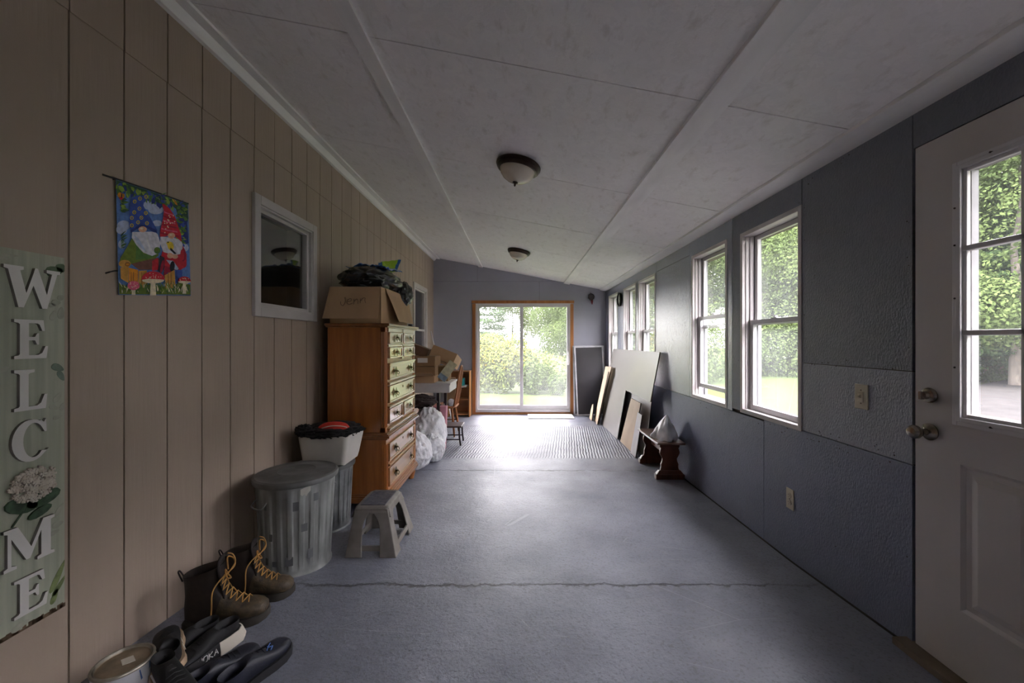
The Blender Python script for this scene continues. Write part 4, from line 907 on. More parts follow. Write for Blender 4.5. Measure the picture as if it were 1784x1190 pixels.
# torn side flap hanging out to the right
flap('flap', [(x1+.002,y0+.10,zt),(x1+.002,y1-.01,zt),(x1+.06,y1-.0,zt-.27),(x1+.085,y0+.20,zt-.275)], (.004,0,.001))
def on_flap(u, v):      # u along the flap, v down it
    a = Vector((x0+.004,y0-.0075,zt)); b_ = Vector((x1-.004,y0-.0075,zt)); c = Vector((x1+.012,y0-.1055,zt-.262)); d = Vector((x0-.01,y0-.1055,zt-.262))
    return (a*(1-u)+b_*u)*(1-v)+(d*(1-u)+c*u)*v
q = MB()
strokes = [[(.33,.40),(.34,.42)],[(.345,.38),(.36,.55),(.335,.66),(.29,.62),(.27,.52)],[(.41,.53),(.47,.50),(.46,.43),(.41,.46),(.40,.56),(.44,.62),(.50,.58)],
           [(.52,.44),(.53,.62)],[(.53,.52),(.57,.44),(.60,.48),(.61,.60)],[(.64,.42),(.65,.58)],[(.65,.50),(.69,.41),(.73,.41),(.73,.48),(.75,.57)],[(.27,.38),(.40,.375)]]
for s_ in strokes[:-1]: q.tube([on_flap(u+(.0), v*.95-.02) for u, v in [(p.x, p.y) for p in seg_spline([(a, b_, 0) for a, b_ in s_], 4)]], .0016, 5)
q.build('handwriting', M_ink, f1)
M_bag = mat('black_bin_bag', (.010,.010,.012), .22, var=.2, spec=.6, bump=.6, bscale=14, bdist=.012)
tag(MB().lump((-1.325,3.575,.525),(.235,.375,.125),2,.14,1.6,ridge=.13,nu=110,nv=60,flat=.40).build('garbage_bag', M_bag, smooth=60), 'crinkled black plastic garbage bag piled in the cardboard box on the chest', 'garbage bag')
tag(MB().lump((-1.12,3.84,.455),(.07,.13,.11),9,.2,1.8,ridge=.18,nu=70,nv=40).build('garbage_bag', M_bag, smooth=60), 'smaller black garbage bag end slumping over the right side of the cardboard box', 'garbage bag')
def reg(n_, c, r=.35): return mat(n_, c, r, var=.06, spec=.6)
M_bl = reg('blue_plastic', (.02,.12,.42)); M_li = reg('lime_plastic', (.38,.62,.03)); M_brn = mat('brown_cloth', (.16,.11,.08), .9)
def sheet(u, v):
    x = -1.50+.34*v; y = 3.42+.50*u; z = .655+.03*noise.noise(Vector((u*3,v*4,2)))+.02*noise.noise(Vector((u*9,v*11,5)))+.035*u - .03*abs(v-.5)
    return (x, y, z)
q = MB(); nu, nv = 44, 30; base = len(q.v)
q.grid(sheet, nu, nv)
for k, fidx in enumerate(q.f):
    u = (k//nv)/nu; v = (k % nv)/nv; q.m[k] = 0 if (u < .10 or u > .93 or v > .90 or .50 < u < .56) else (1 if u > .56 else 2)
ob = q.build('shopping_bag', [M_bl, M_li, M_brn], smooth=60)
sm = ob.modifiers.new('thick', 'SOLIDIFY'); sm.thickness = .004
tag(ob, 'crumpled blue and lime-green plastic shopping bag on top of the black garbage bag', 'shopping bag')
def corner_sheet(u, v):
    return (-1.335+.17*u+.02*math.sin(u*5+v*2), 3.66+.16*u+.04*v, .665+.125*v*(.55+.45*u)+.012*noise.noise(Vector((u*6,v*6,1))))
q = MB(); q.grid(corner_sheet, 20, 14)
for k in range(len(q.f)):
    u = (k//14)/20; v = (k % 14)/14; q.m[k] = 0 if (u < .18 or u > .85 or v < .12) else 1
q = q.build('bag_flap', [M_bl, M_li], ob, smooth=60)
tag(MB().box(-1.085,-1.05,3.86,3.90,TZ,TZ+.022).build('small_container', mat('dark_violet_plastic',(.03,.025,.06),.4), bevel=.004), 'tiny dark container beside the cardboard box on the chest top', 'container')

# ------------------------------------------------------------ galvanised cans
M_galv = mat('dull_galvanised_steel', (.30,.31,.295), .5, metal=.25, var=.22, nscale=9, stretch=(1,1,.4), bump=.15, bscale=30)
M_galv2 = mat('darker_galvanised_steel', (.20,.21,.21), .5, metal=.3, var=.25, nscale=8)
M_lid = mat('weathered_lid_steel', (.20,.205,.20), .55, metal=.4, var=.35, nscale=7, col2=(.10,.10,.095), bump=.2)
M_sq = mat('grey_zinc_patch', (.15,.155,.16), .6, metal=.3, var=.1); M_tag = mat('torn_paper', (.55,.53,.47), .8)
def can(label, c, r0, r1, z0, zb, m, lid_r, nflute, patches=()):
    t = thing('garbage_can', label, 'garbage can', (c[0], c[1], z0)); cx, cy = c; H = zb-z0
    q = MB(); rings = []; n = nflute*8
    zs = [0, .012, .03, .06, .075, .10, .15, .5, .85, .90, .93, .95, .975, 1.0]
    for u in zs:
        ring = []; r = r0+(r1-r0)*u
        am = 1 if .10 <= u <= .90 else 0
        if u in (.10,.90): am = .35
        ex = .006 if u <= .012 else 0
        for k in range(n):
            ph = (k % 8)/8; d = .007*am*(1 if ph < .5 else 0); a = 2*PI*k/n
            ring.append((cx+(r+ex-d)*math.cos(a), cy+(r+ex-d)*math.sin(a), z0+H*u))
        rings.append(ring)
    q.loft(rings, True); body = q.build('body', m, t, smooth=35)
    for (az, zz, w_, h_) in patches:
        a = math.radians(az); u = (zz-z0)/H; r = r0+(r1-r0)*u+.0015; da = w_/r
        MB().pts([(cx+r*math.cos(a-da/2), cy+r*math.sin(a-da/2), zz-h_/2), (cx+r*math.cos(a+da/2), cy+r*math.sin(a+da/2), zz-h_/2), (cx+r*math.cos(a+da/2), cy+r*math.sin(a+da/2), zz+h_/2), (cx+r*math.cos(a-da/2), cy+r*math.sin(a-da/2), zz+h_/2)], [(0,1,2,3)]).build('patch', M_sq, body)
    zl = zb
    MB().lathe([(lid_r-.008,zl-.028),(lid_r,zl-.026),(lid_r+.003,zl-.012),(lid_r,zl+.002),(lid_r-.012,zl+.008),(lid_r-.03,zl+.003),(lid_r*.75,zl+.008),(lid_r*.45,zl+.016),(lid_r*.42,zl+.012),(.001,zl+.014)], (cx,cy,0), 64).build('lid', M_lid, t, smooth=35)
    return t, body
c1, b1 = can('dented galvanised garbage can with a paper scrap on its rim, nearer the viewer', (-1.352,2.405), .187, .214, fz(2.4), -.797, M_galv, .228, 22,
    [(-62,-.93,.030,.05),(-50,-1.06,.032,.045),(-33,-.90,.03,.045),(-40,-1.22,.028,.055),(-72,-1.24,.04,.05),(-100,-1.10,.02,.04),(-108,-.93,.018,.03),(-110,-1.24,.02,.04),(-95,-1.25,.025,.03)])
a0 = math.radians(-48); r = .217
P = [(c_[0]*1, c_[1]) for c_ in ((-.07,-.845),(.05,-.83),(.05,-.86),(.02,-.872),(-.005,-.888),(-.02,-.872),(-.05,-.882),(-.07,-.872))]
MB().prism([(-1.352+r*math.cos(a0+p[0]*2), 2.405+r*math.sin(a0+p[0]*2), p[1]+.008) for p in P], (.0015*math.cos(a0), .0015*math.sin(a0), 0)).build('paper_label', M_tag, c1)
for az in (-118, 62):
    a = math.radians(az); q = MB(); cx_, cy_ = -1.352+.206*math.cos(a), 2.405+.206*math.sin(a); tx, ty = -math.sin(a), math.cos(a)
    q.tube(seg_spline([(cx_+tx*-.05,cy_+ty*-.05,-.90),(cx_+.028*math.cos(a)+tx*-.045,cy_+.028*math.sin(a)+ty*-.045,-.93),(cx_+.03*math.cos(a)+tx*.045,cy_+.03*math.sin(a)+ty*.045,-.93),(cx_+tx*.05,cy_+ty*.05,-.90)],4), .004, 8)
    q.build('handle', M_galv2, c1, smooth=50)
c2, b2 = can('smaller dark garbage can behind the dented one, white fabric bin on its lid', (-1.43,2.925), .165, .188, fz(2.9), -.892, M_galv2, .200, 26)
# white fabric bin with cap and cloth
M_can = mat('white_canvas', (.62,.59,.54), .85, var=.05, nscale=5, bump=.2, bscale=60)
fb_ = thing('storage_bin', 'white fabric storage bin of dark clothes on the smaller garbage can', 'storage bin', (-1.37, 2.91, -.876))
q = MB(); zb, zt2 = -.876, -.672
def rr(x0, x1, y0, y1, z, r=.03, n=5):
    out = []
    for (cx, cy, a0) in ((x1-r,y1-r,0),(x0+r,y1-r,PI/2),(x0+r,y0+r,PI),(x1-r,y0+r,1.5*PI)):
        for k in range(n+1): a = a0+k*PI/2/n; out.append((cx+r*math.cos(a), cy+r*math.sin(a), z+.004*math.sin(cx*40+a*3)))
    return out
q.loft([rr(-1.53,-1.235,2.785,3.05,zb),rr(-1.535,-1.228,2.778,3.058,zb+.03),rr(-1.555,-1.200,2.760,3.085,zt2),rr(-1.547,-1.208,2.768,3.077,zt2),rr(-1.535,-1.23,2.79,3.05,zb+.06)], True)
q.build('body', M_can, fb_, smooth=35)
q = MB(); q.box(-1.27,-1.225,3.05,3.0501,0,0) if False else None
M_knit = mat('black_knit', (.012,.011,.013), .95, bump=.4, bscale=90)
tag(MB().lump((-1.38,2.92,-.655),(.196,.185,.050),4,.18,2.4,ridge=.25,nu=90,nv=40).build('sweater', M_knit, smooth=60), 'black knitted garment bunched in the white storage bin', 'clothing')
tag(MB().lump((-1.52,2.79,-.635),(.05,.045,.04),6,.3,3,ridge=.4,nu=40,nv=26).build('glove', M_knit, smooth=60), 'black crumpled glove at the left corner of the white storage bin', 'glove')
cap = thing('baseball_cap', 'red cap with white piping lying on the black garment in the bin', 'cap', (-1.33, 2.86, -.62))
MB().lump((-1.335,2.85,-.622),(.105,.075,.040),2,.06,1.5,nu=48,nv=28,flat=-.628).build('crown', mat('red_fabric', (.62,.035,.02), .7, var=.1), cap, smooth=60)
q = MB(); q.tube(seg_spline([(-1.385,2.776,-.612),(-1.32,2.776,-.596),(-1.26,2.800,-.602),(-1.232,2.83,-.618)],6), .0035, 6); q.build('piping', M_tag, cap, smooth=60)

# ------------------------------------------------------------ step stool
M_stl = mat('grubby_grey_plastic', (.23,.215,.19), .5, var=.18, nscale=10, col2=(.14,.125,.105), bump=.1)
M_grip = mat('navy_rubber_tread', (.03,.034,.055), .5, var=.3, nscale=30, col2=(.12,.12,.13), bump=.3, bscale=120)
st = thing('step_stool', 'grey plastic step stool with dark tread in front of the chest', 'step stool', (-.93, 2.65, fz(2.65)))
zf = fz(2.6)+.002; zt_ = -1.052
T = [(-1.036,2.515),(-.842,2.515),(-.842,2.79),(-1.036,2.79)]; Bt = [(-1.085,2.455),(-.765,2.455),(-.765,2.865),(-1.085,2.865)]
q = MB(); q.loft([rr(-1.052,-.826,2.50,2.805,zt_-.03,.03),rr(-1.044,-.834,2.508,2.797,zt_-.006,.03),rr(-1.036,-.842,2.515,2.79,zt_,.026)], True); q.build('top_plate', M_stl, st, smooth=50)
MB().box(-1.018,-.860,2.535,2.770,zt_-.001,zt_+.004).build('tread', M_grip, st, bevel=.003)
ctr = Vector((-.94,2.65))
for (tp, bp) in zip(T, Bt):
    sx_ = 1 if tp[0] > ctr.x else -1; sy_ = 1 if tp[1] > ctr.y else -1; R = []; bp = (bp[0], bp[1])
    for u in [k/8 for k in range(9)]:
        x = tp[0]+.008*sx_+(bp[0]-tp[0]-.008*sx_)*u; y = tp[1]+.008*sy_+(bp[1]-tp[1]-.008*sy_)*u; z = zt_-.012+(zf-zt_+.012)*u; wd = .072+.034*abs(u-.35)**1.2*1.6+(.012 if u < .13 else 0)
        th = .026+(.006 if u > .85 else 0)
        # L-shaped section wrapping the corner
        R.append([(x,y,z),(x-sx_*wd,y,z),(x-sx_*wd,y-sy_*th*.4,z),(x-sx_*th*.8,y-sy_*th*.8,z),(x-sx_*th*.4,y-sy_*wd,z),(x,y-sy_*wd,z)])
    q = MB(); q.loft(R, True); q.build('leg', M_stl, st, bevel=.006, seg=3, smooth=50)
q = MB()
for (a, b_) in ((0,1),(2,3)):        # arched skirts under the plate, short sides
    ya_ = T[a][1]+(-.010 if a == 0 else .010)
    for sgn in (1,): q.prism([(T[a][0],ya_,zt_-.01),(T[b_][0],ya_,zt_-.01),(T[b_][0]+( .02 if b_==1 else -.02),ya_,zt_-.075)]+[(T[b_][0]+(T[a][0]-T[b_][0])*u, ya_, zt_-.075+.030*math.sin(PI*u)**.5) for u in (.2,.35,.5,.65,.8)]+[(T[a][0]-(.02 if b_==1 else -.02),ya_,zt_-.075)], (0,.012*(1 if a == 0 else -1),0))
for sx_ in (-1,1):
    xa_ = (-.832 if sx_ > 0 else -1.046); q.prism([(xa_,2.52,zt_-.01),(xa_,2.785,zt_-.01),(xa_+.02*sx_,2.80,zt_-.065),(xa_+.01*sx_,2.73,zt_-.045),(xa_+.01*sx_,2.58,zt_-.045),(xa_+.02*sx_,2.505,zt_-.065)], (-.012*sx_,0,0))
q.build('apron', M_stl, st, bevel=.003)
q = MB()
for (y_, d) in ((2.470, 1), (2.850,-1)): q.hexa([(-1.04,y_,zf+.035),(-.81,y_,zf+.035),(-.81,y_+.014*d,zf+.035),(-1.04,y_+.014*d,zf+.035),(-1.035,y_+.004*d,zf+.066),(-.815,y_+.004*d,zf+.066),(-.815,y_+.018*d,zf+.066),(-1.035,y_+.018*d,zf+.066)])
for (x_, d) in ((-.776,-1),(-1.074,1)): q.hexa([(x_,2.50,zf+.035),(x_+.014*d,2.50,zf+.035),(x_+.014*d,2.82,zf+.035),(x_,2.82,zf+.035),(x_+.004*d,2.51,zf+.066),(x_+.018*d,2.51,zf+.066),(x_+.018*d,2.81,zf+.066),(x_+.004*d,2.81,zf+.066)])
q.build('stretcher', M_stl, st, bevel=.003)

# ------------------------------------------------------------ footwear
def footwear(name, label, cat, heel, toe, mats, kind, s=1, group=None, roll=0, lift=0, sole_h=.022, txt=None, laces=None):
    heel = Vector(heel); toe = Vector(toe); d = (toe-heel); d.z = 0; L = d.length; d.normalize(); n_ = Vector((-d.y, d.x, 0)); base = Vector((heel.x, heel.y, (fz(heel.y)+fz(toe.y))/2+lift))
    k = L/.295; R_ = Matrix.Rotation(roll, 3, d)
    def W(x, y, z): return base+R_ @ (d*(x*k)+n_*(y*k)+Vector((0,0,z*k)))
    t = thing(name, label, cat, base, group)
    def ring(top, bot, w_, n=20, sq=.8):
        top = Vector((top[0],0,top[1])); bot = Vector((bot[0],0,bot[1])); c = (top+bot)/2; h = (top-bot)/2; out = []
        for j in range(n):
            a = 2*PI*j/n; ca, sa = math.cos(a), math.sin(a); sx_ = math.copysign(abs(ca)**sq, ca); sy_ = math.copysign(abs(sa)**sq, sa)
            p = c+h*sy_; out.append(W(p.x, w_*sx_, p.z))
        return out
    sh = sole_h
    if kind == 'boot':
        rs = [((.296,.045),(.294,.030),.010),((.288,.066),(.290,sh),.030),((.268,.078),(.270,sh),.044),((.24,.084),(.24,sh),.051),((.20,.094),(.195,sh),.050),((.165,.112),(.155,sh),.045),((.140,.138),(.105,sh),.040),((.124,.165),(.035,sh),.037),
              ((.120,.185),(.002,.045),.036),((.120,.205),(.000,.090),.037),((.122,.225),(.004,.140),.039),((.128,.243),(.002,.190),.042),((.135,.250),(-.004,.222),.045),((.126,.246),(.006,.218),.038),((.112,.190),(.016,.150),.031),((.10,.13),(.03,.09),.026)]
    else:
        rs = [((.296,.040),(.294,.028),.010),((.288,.056),(.290,sh),.028),((.268,.066),(.270,sh),.041),((.24,.070),(.24,sh),.049),((.20,.076),(.195,sh),.048),((.165,.088),(.155,sh),.043),((.140,.100),(.105,sh),.038),((.120,.108),(.035,sh),.035),
              ((.105,.106),(.002,.040),.034),((.098,.104),(.000,.075),.033),((.094,.100),(-.002,.098),.034),((.088,.094),(.006,.092),.028),((.09,.06),(.02,.05),.026)]
    q = MB(); q.loft([ring(*r) for r in rs], True)
    if kind == 'boot':
        for i_, f_ in enumerate(q.f): q.m[i_] = 1 if i_//20 >= 6 else 0
        q.build('upper', [mats[0], mats[4]], t, smooth=60)
    else: q.build('upper', mats[0], t, smooth=60)
    outl = [(.300,0),(.292,.028),(.27,.046),(.235,.055),(.19,.053),(.15,.044),(.10,.038),(.06,.040),(.02,.036),(-.004,.018),(-.006,0)]
    fl_ = 1.06 if kind != 'hoka' else 1.18
    P = outl+[(x, -y) for x, y in reversed(outl[1:-1])]; zt_ = sh+.010+(0 if kind != 'hoka' else .012)
    def up(x): return .012*max(0, (x-.22)/.08)**2+(.006 if x < .03 else 0)
    q = MB(); q.loft([[W(x*1.01-(.008 if (kind=='hoka' and x<.05) else 0), y*fl_, up(x)) for x, y in P], [W(x*1.012-(.014 if (kind=='hoka' and x<.05) else 0), y*fl_*1.02, sh*.5+up(x)) for x, y in P], [W(x, y*1.0, zt_+up(x)*.6) for x, y in P]], True)
    so = q.build('sole', mats[1], t, smooth=50)
    if kind == 'hoka':
        o2 = [(.10,.0395),(.06,.0415),(.02,.0375),(-.004,.020),(-.008,0)]; P2 = o2+[(x, -y) for x, y in reversed(o2[:-1])]
        MB().loft([[W(x*1.02-.016*(x<.05), y*fl_*1.03, 0) for x, y in P2], [W(x*1.02-.020*(x<.05), y*fl_*1.06, sh*.5) for x, y in P2], [W(x*1.02-.006*(x<.05), y*1.04, zt_) for x, y in P2]], True).build('heel', M_crm, t, smooth=50)
    if kind == 'boot':
        # tongue and pull loop
        q = MB(); q.grid(lambda u, v: W(.148-.028*u+.03*max(0,u-.8), (-.030+.060*v), .125+.155*u-.02*abs(v-.5)), 8, 6); tg = q.build('tongue', mats[3], t, smooth=60); m_ = tg.modifiers.new('t','SOLIDIFY'); m_.thickness = .006
        MB().tube(seg_spline([W(-.004,-.010,.20),W(-.02,-.006,.235),W(-.02,.006,.235),W(-.004,.010,.20)],4), .003, 6).build('pull_loop', mats[3], t)
        sp_ = [(.230,.088),(.208,.097),(.186,.108),(.167,.122),(.151,.140),(.140,.160),(.134,.182),(.134,.204)]
        q = MB()
        for i in range(len(sp_)-1):
            (xa,za),(xb,zb_) = sp_[i], sp_[i+1]; wa = .024+.001*i
            q.tube([W(xa,-wa,za-.008),W((xa+xb)/2+.006,0,(za+zb_)/2+.010),W(xb,wa,zb_-.008)], .0028, 6); q.tube([W(xa,wa,za-.008),W((xa+xb)/2+.008,0,(za+zb_)/2+.013),W(xb,-wa,zb_-.008)], .0028, 6)
        sg = laces or 1
        q.tube(seg_spline([W(.145,.0,.205),W(.16,.03*sg,.215),W(.15,.055*sg,.235),W(.13,.045*sg,.25),W(.145,.01*sg,.215)],5), .0032, 6)
        q.tube(seg_spline([W(.145,0,.205),W(.17,-.03*sg,.20),W(.165,-.055*sg,.215),W(.15,-.03*sg,.235),W(.145,0,.21)],5), .0032, 6)
        q.tube(seg_spline([W(.15,0,.205),W(.14,-.05*sg,.205),W(.12,-.065*sg,.17),W(.115,-.062*sg,.10),W(.113,-.066*sg,.055)],5), .0030, 6)
        q.tube(seg_spline([W(.15,0,.205),W(.165,.025,.235),W(.158,.02,.27),W(.145,.005,.285)],5), .0030, 6)
        q.build('laces', mats[2], t, smooth=60)
    else:
        q = MB()
        for i in range(5):
            x = .125+i*.020; z = .098-i*.0055; q.tube([W(x,-.026,z-.006),W(x+.004,0,z+.006),W(x,.026,z-.006)], .0026, 6)
        q.build('laces', mats[2], t, smooth=60)
    return t, W, so
M_bl1 = mat('worn_brown_leather', (.085,.058,.028), .6, var=.35, nscale=26, col2=(.022,.016,.010), bump=.9, bscale=60, bdist=.004)
M_bl2 = mat('dark_boot_leather', (.022,.013,.009), .6, var=.3, nscale=20, bump=.5, bscale=40)
M_bsole = mat('boot_rubber', (.028,.024,.018), .7, var=.2); M_lace = mat('tan_bootlace', (.42,.22,.06), .7); M_bt = mat('dark_padding', (.02,.014,.012), .85, bump=.2)
footwear('work_boot', 'brown leather work boot with tan laces, nearer of the pair, toe towards the room', 'boot', (-1.515,1.795,0), (-1.195,1.885,0), [M_bl1,M_bsole,M_lace,M_bt,M_bl2], 'boot', laces=1)
footwear('work_boot', 'brown leather work boot with tan laces beside the dented garbage can', 'boot', (-1.50,2.015,0), (-1.185,2.075,0), [M_bl1,M_bsole,M_lace,M_bt,M_bl2], 'boot', laces=1)
M_navy = mat('navy_black_mesh', (.012,.014,.026), .5, var=.2, bump=.3, bscale=140); M_navs = mat('black_foam_sole', (.010,.010,.012), .6); M_blk = mat('black_mesh', (.008,.008,.009), .7, bump=.3, bscale=120)
M_crm = mat('cream_foam_sole', (.60,.55,.46), .7, var=.06); M_tanS = mat('tan_foam_sole', (.42,.30,.19), .7, var=.08); M_wtxt = mat('white_print', (.75,.73,.70), .6)
n1, W1, _ = footwear('slip_on_shoe', 'navy-black shoe with a small blue emblem, rightmost in the row of shoes', 'shoe', (-1.055,1.395,0), (-.975,1.665,0), [M_navy,M_navs,M_navy], 'shoe')
q = MB()
for (a, b_) in (((.185,-.03),(.205,-.018)),((.205,-.018),(.19,-.006)),((.19,-.006),(.212,.004)),((.178,-.018),(.198,-.002))): q.tube([W1(a[0],a[1],.083),W1(b_[0],b_[1],.084)], .0022, 5)
q.build('emblem', mat('blue_emblem',(.10,.20,.55),.5), n1)
footwear('slip_on_shoe', 'navy-black shoe left of its twin with the blue emblem', 'shoe', (-1.175,1.375,0), (-1.085,1.635,0), [M_navy,M_navs,M_navy], 'shoe')
h1, W2, hs = footwear('running_shoe', 'black running shoe with thick cream heel and white HOKA lettering', 'shoe', (-1.235,1.735,0), (-1.335,1.475,0), [M_blk,M_navs,M_blk], 'hoka', sole_h=.034)
def letters(txt, fn, par, sz, nm='lettering'):
    G = {'H':[[(0,0),(0,1)],[(.7,0),(.7,1)],[(0,.5),(.7,.5)]],'O':[[(.1,0),(.0,.25),(0,.75),(.1,1),(.6,1),(.7,.75),(.7,.25),(.6,0),(.1,0)]],'K':[[(0,0),(0,1)],[(.65,1),(0,.5),(.7,0)]],'A':[[(0,0),(.35,1),(.7,0)],[(.15,.4),(.55,.4)]]}
    q = MB(); x = 0
    for chh in txt:
        for s_ in G[chh]: q.tube([fn(x+a, b_) for a, b_ in s_], sz, 5)
        x += .95
    return q.build(nm, M_wtxt, par)
letters('HOKA', lambda u, v: W2(.195-u*.022, .0535, .026+v*.024), h1, .0017)
footwear('running_shoe', 'black running shoe behind the HOKA one, toe against the siding', 'shoe', (-1.325,1.74,0), (-1.455,1.50,0), [M_blk,M_navs,M_blk], 'shoe')
tn, W3, _ = footwear('sneaker', 'black sneaker with tan side patches behind the paint can', 'shoe', (-1.27,1.47,0), (-1.46,1.64,0), [M_blk,M_tanS,M_blk], 'shoe', lift=.065, roll=-.2)
q = MB()
for P in ([(.02,.085),(.045,.085),(.075,.045),(.055,.040)],[(.10,.065),(.13,.062),(.125,.045),(.10,.045)]):
    for sg in (1, -1): MB().prism([W3(x,sg*(.0385+(.085-z)*.12),z) for x, z in P], W3(0,.002*sg,0)-W3(0,0,0)).build('side_patch', M_crm, tn)

tn2, W4, _ = footwear('sneaker', 'black sneaker with a white dash and tan sole, nearest the paint can', 'shoe', (-1.315,1.445,0), (-1.09,1.30,0), [M_blk,M_tanS,M_blk], 'shoe', lift=.065)
q = MB(); q.prism([W4(x,-.040,z) for x, z in ((.06,.058),(.10,.050),(.12,.054),(.10,.060),(.07,.066))], W4(0,-.0025,0)-W4(0,0,0)); q.build('side_dash', M_wtxt, tn2)
# paint can
M_wcan = mat('white_paint_can', (.62,.62,.64), .35, var=.05, nscale=5); M_metal = mat('worn_tin', (.36,.33,.27), .4, metal=.6, var=.3, nscale=12); M_lidt = mat('tan_paint_lid', (.26,.20,.13), .5, metal=.2, var=.25, nscale=14)
pc = thing('paint_can', 'white paint can with a tan paint-stained lid in the bottom left', 'paint can', (-1.405,1.405,fz(1.4)))
cx, cy, z0, z1 = -1.405, 1.405, fz(1.4), -1.137
MB().lathe([(0,z0),(.082,z0),(.084,z0+.004),(.082,z0+.008),(.082,z1-.008),(.084,z1-.004)], (cx,cy,0), 48).build('body', M_wcan, pc, smooth=35)
MB().lathe([(.084,z1-.006),(.086,z1-.001),(.084,z1+.003),(.079,z1+.003),(.077,z1-.003),(.074,z1+.001),(.072,z1-.003)], (cx,cy,0), 48).build('rim', M_metal, pc, smooth=35)
MB().lathe([(.072,z1-.003),(.070,z1-.006),(.0005,z1-.006)], (cx,cy,0), 48).build('lid', M_lidt, pc, smooth=35)
MB().prism([(cx-.022,cy+.012,z1-.0055),(cx+.008,cy-.012,z1-.0055),(cx+.034,cy+.010,z1-.0055),(cx+.002,cy+.034,z1-.0055)], (0,0,.001)).build('lid_label', M_crm, pc)
q = MB()
for (a0, a1, zc, dz) in ((-60,-20,z1-.05,.02),(-95,-70,z1-.06,.025)):
    for k in range(8):
        pass
a_ = math.radians(-62); rr_ = .0828
q.pts([(cx+rr_*math.cos(a_+.22*math.cos(t_)), cy+rr_*math.sin(a_+.22*math.cos(t_)), z1-.052+.018*math.sin(t_)) for t_ in (2*PI*i/16 for i in range(16))], [tuple(range(16))]); q.build('printed_mark', M_navs, pc)
a_ = math.radians(-10); q = MB(); q.pts([(cx+rr_*math.cos(a_+dx), cy+rr_*math.sin(a_+dx), z1-dz) for dx, dz in ((-.12,.012),(.35,.008),(.35,.03),(-.05,.05))], [(0,1,2,3)]); q.build('printed_band', mat('blue_print',(.08,.16,.40),.5), pc)
# ------------------------------------------------------------ stacked things beyond the chest
M_pbag = mat('white_plastic_film', (.70,.70,.72), .35, var=.06, nscale=9, bump=.9, bscale=13, bdist=.02, spec=.6)
def wbag(c, r, seed, label, pinch=0):
    fl = fz(c[1])+.004
    tag(MB().lump((c[0],c[1],c[2]), r, seed, .10, 1.6, ridge=.16, nu=80, nv=56, flat=fl, pinch=pinch).build('garbage_bag', M_pbag, smooth=60), label, 'garbage bag')
wbag((-1.15,4.36,-1.215), (.175,.16,.205), 1, 'full white plastic garbage bag on the floor right behind the chest of drawers')
wbag((-1.10,4.79,-1.12), (.21,.20,.31), 5, 'tall full white plastic garbage bag standing behind the others', .1)
wbag((-1.0,4.60,-1.24), (.13,.13,.165), 8, 'smaller white plastic garbage bag bulging right, towards the little metal chair')
M_tab = mat('off_white_table', (.60,.57,.56), .45, var=.05)
M_dmetal = mat('dark_metal', (.035,.025,.03), .4, metal=.5)
t = thing('table', 'low white table carrying cardboard boxes beyond the chest of drawers', 'table', (-1.25,5.3,fz(5.3)))
MB().box(-1.64,-.872,4.99,5.56,-.560,-.535).build('tabletop', M_tab, t, bevel=.003)
q = MB(); q.box(-1.63,-.885,4.995,5.01,-.655,-.560); q.box(-1.63,-.885,5.54,5.555,-.655,-.560); q.box(-.898,-.884,5.01,5.54,-.655,-.560); q.box(-1.63,-1.615,5.01,5.54,-.655,-.560); q.build('apron', M_tab, t)
for (x, y) in ((-1.60,5.03),(-1.03,5.03),(-1.60,5.52),(-1.03,5.52)): MB().frus((x-.013,x+.013,y-.013,y+.013),(x-.02,x+.02,y-.02,y+.02),fz(y),-.56).build('leg', M_dmetal, t)
def cbox(label, M, sx, sy, sz, m, name='cardboard_box', cat='cardboard box', flaps=(), lab=None, grp=None):
    c = M.translation; t = thing(name, label, cat, c, grp)
    o = MB().obox(M, sx, sy, sz).build('body', m, t, bevel=.002)
    q = MB(); q.obox(M @ Matrix.Translation((0,0,sz/2+.0008)), sx, .045, .001); q.build('tape', mat('packing_tape',(.50,.36,.20),.3), t)
    for (side, ang, ln) in flaps:
        a = {'-y':0,'+x':PI/2,'+y':PI,'-x':-PI/2}[side]; R = Matrix.Rotation(a,4,'Z'); half = sy/2 if side in ('-y','+y') else sx/2; wd = sx if side in ('-y','+y') else sy
        Mf = M @ R @ Matrix.Translation((0,-half,sz/2)) @ Matrix.Rotation(ang,4,'X') @ Matrix.Translation((0,-ln/2,.002)); MB().obox(Mf, wd*.97, ln, .004).build('flap', m, t)
    if lab: Ml = M @ Matrix.Translation((lab[0],-sy/2-.001,lab[1])); MB().obox(Ml, lab[2], .001, lab[3]).build('shipping_label', M_wplas, t)
    return t
def TM(x, y, z, rx=0, ry=0, rz=0): return Matrix.Translation((x,y,z)) @ Matrix.Rotation(rz,4,'Z') @ Matrix.Rotation(ry,4,'Y') @ Matrix.Rotation(rx,4,'X')
cbox('low open cardboard box, front flap hanging out, lowest of the stack on the table', TM(-1.30,5.18,-.49), .44,.32,.088, M_card, flaps=[('-y',-.35,.13)])
cbox('flat closed cardboard box in the middle of the stack on the table', TM(-1.31,5.19,-.385,0,0,.03), .46,.30,.118, M_card2)
cbox('cardboard box with a white shipping label, third up in the stack on the table', TM(-1.29,5.20,-.258,0,0,-.04), .44,.29,.126, M_card2, lab=(.06,.01,.13,.06))
cbox('dark cardboard box leaning tipped on top of the stack', TM(-1.33,5.22,-.118,0,.38,.1), .28,.26,.12, mat('dark_brown_cardboard',(.12,.06,.035),.8))
cbox('large cardboard box tilted towards the room at the top right of the stack', TM(-1.035,5.55,-.235,-.30,.36,-.15), .36,.34,.165, M_card, lab=None)
cbox('brown cardboard box on the table, standing under the tilted box', TM(-1.06,5.38,-.435,0,0,.0), .22,.22,.20, M_card2)
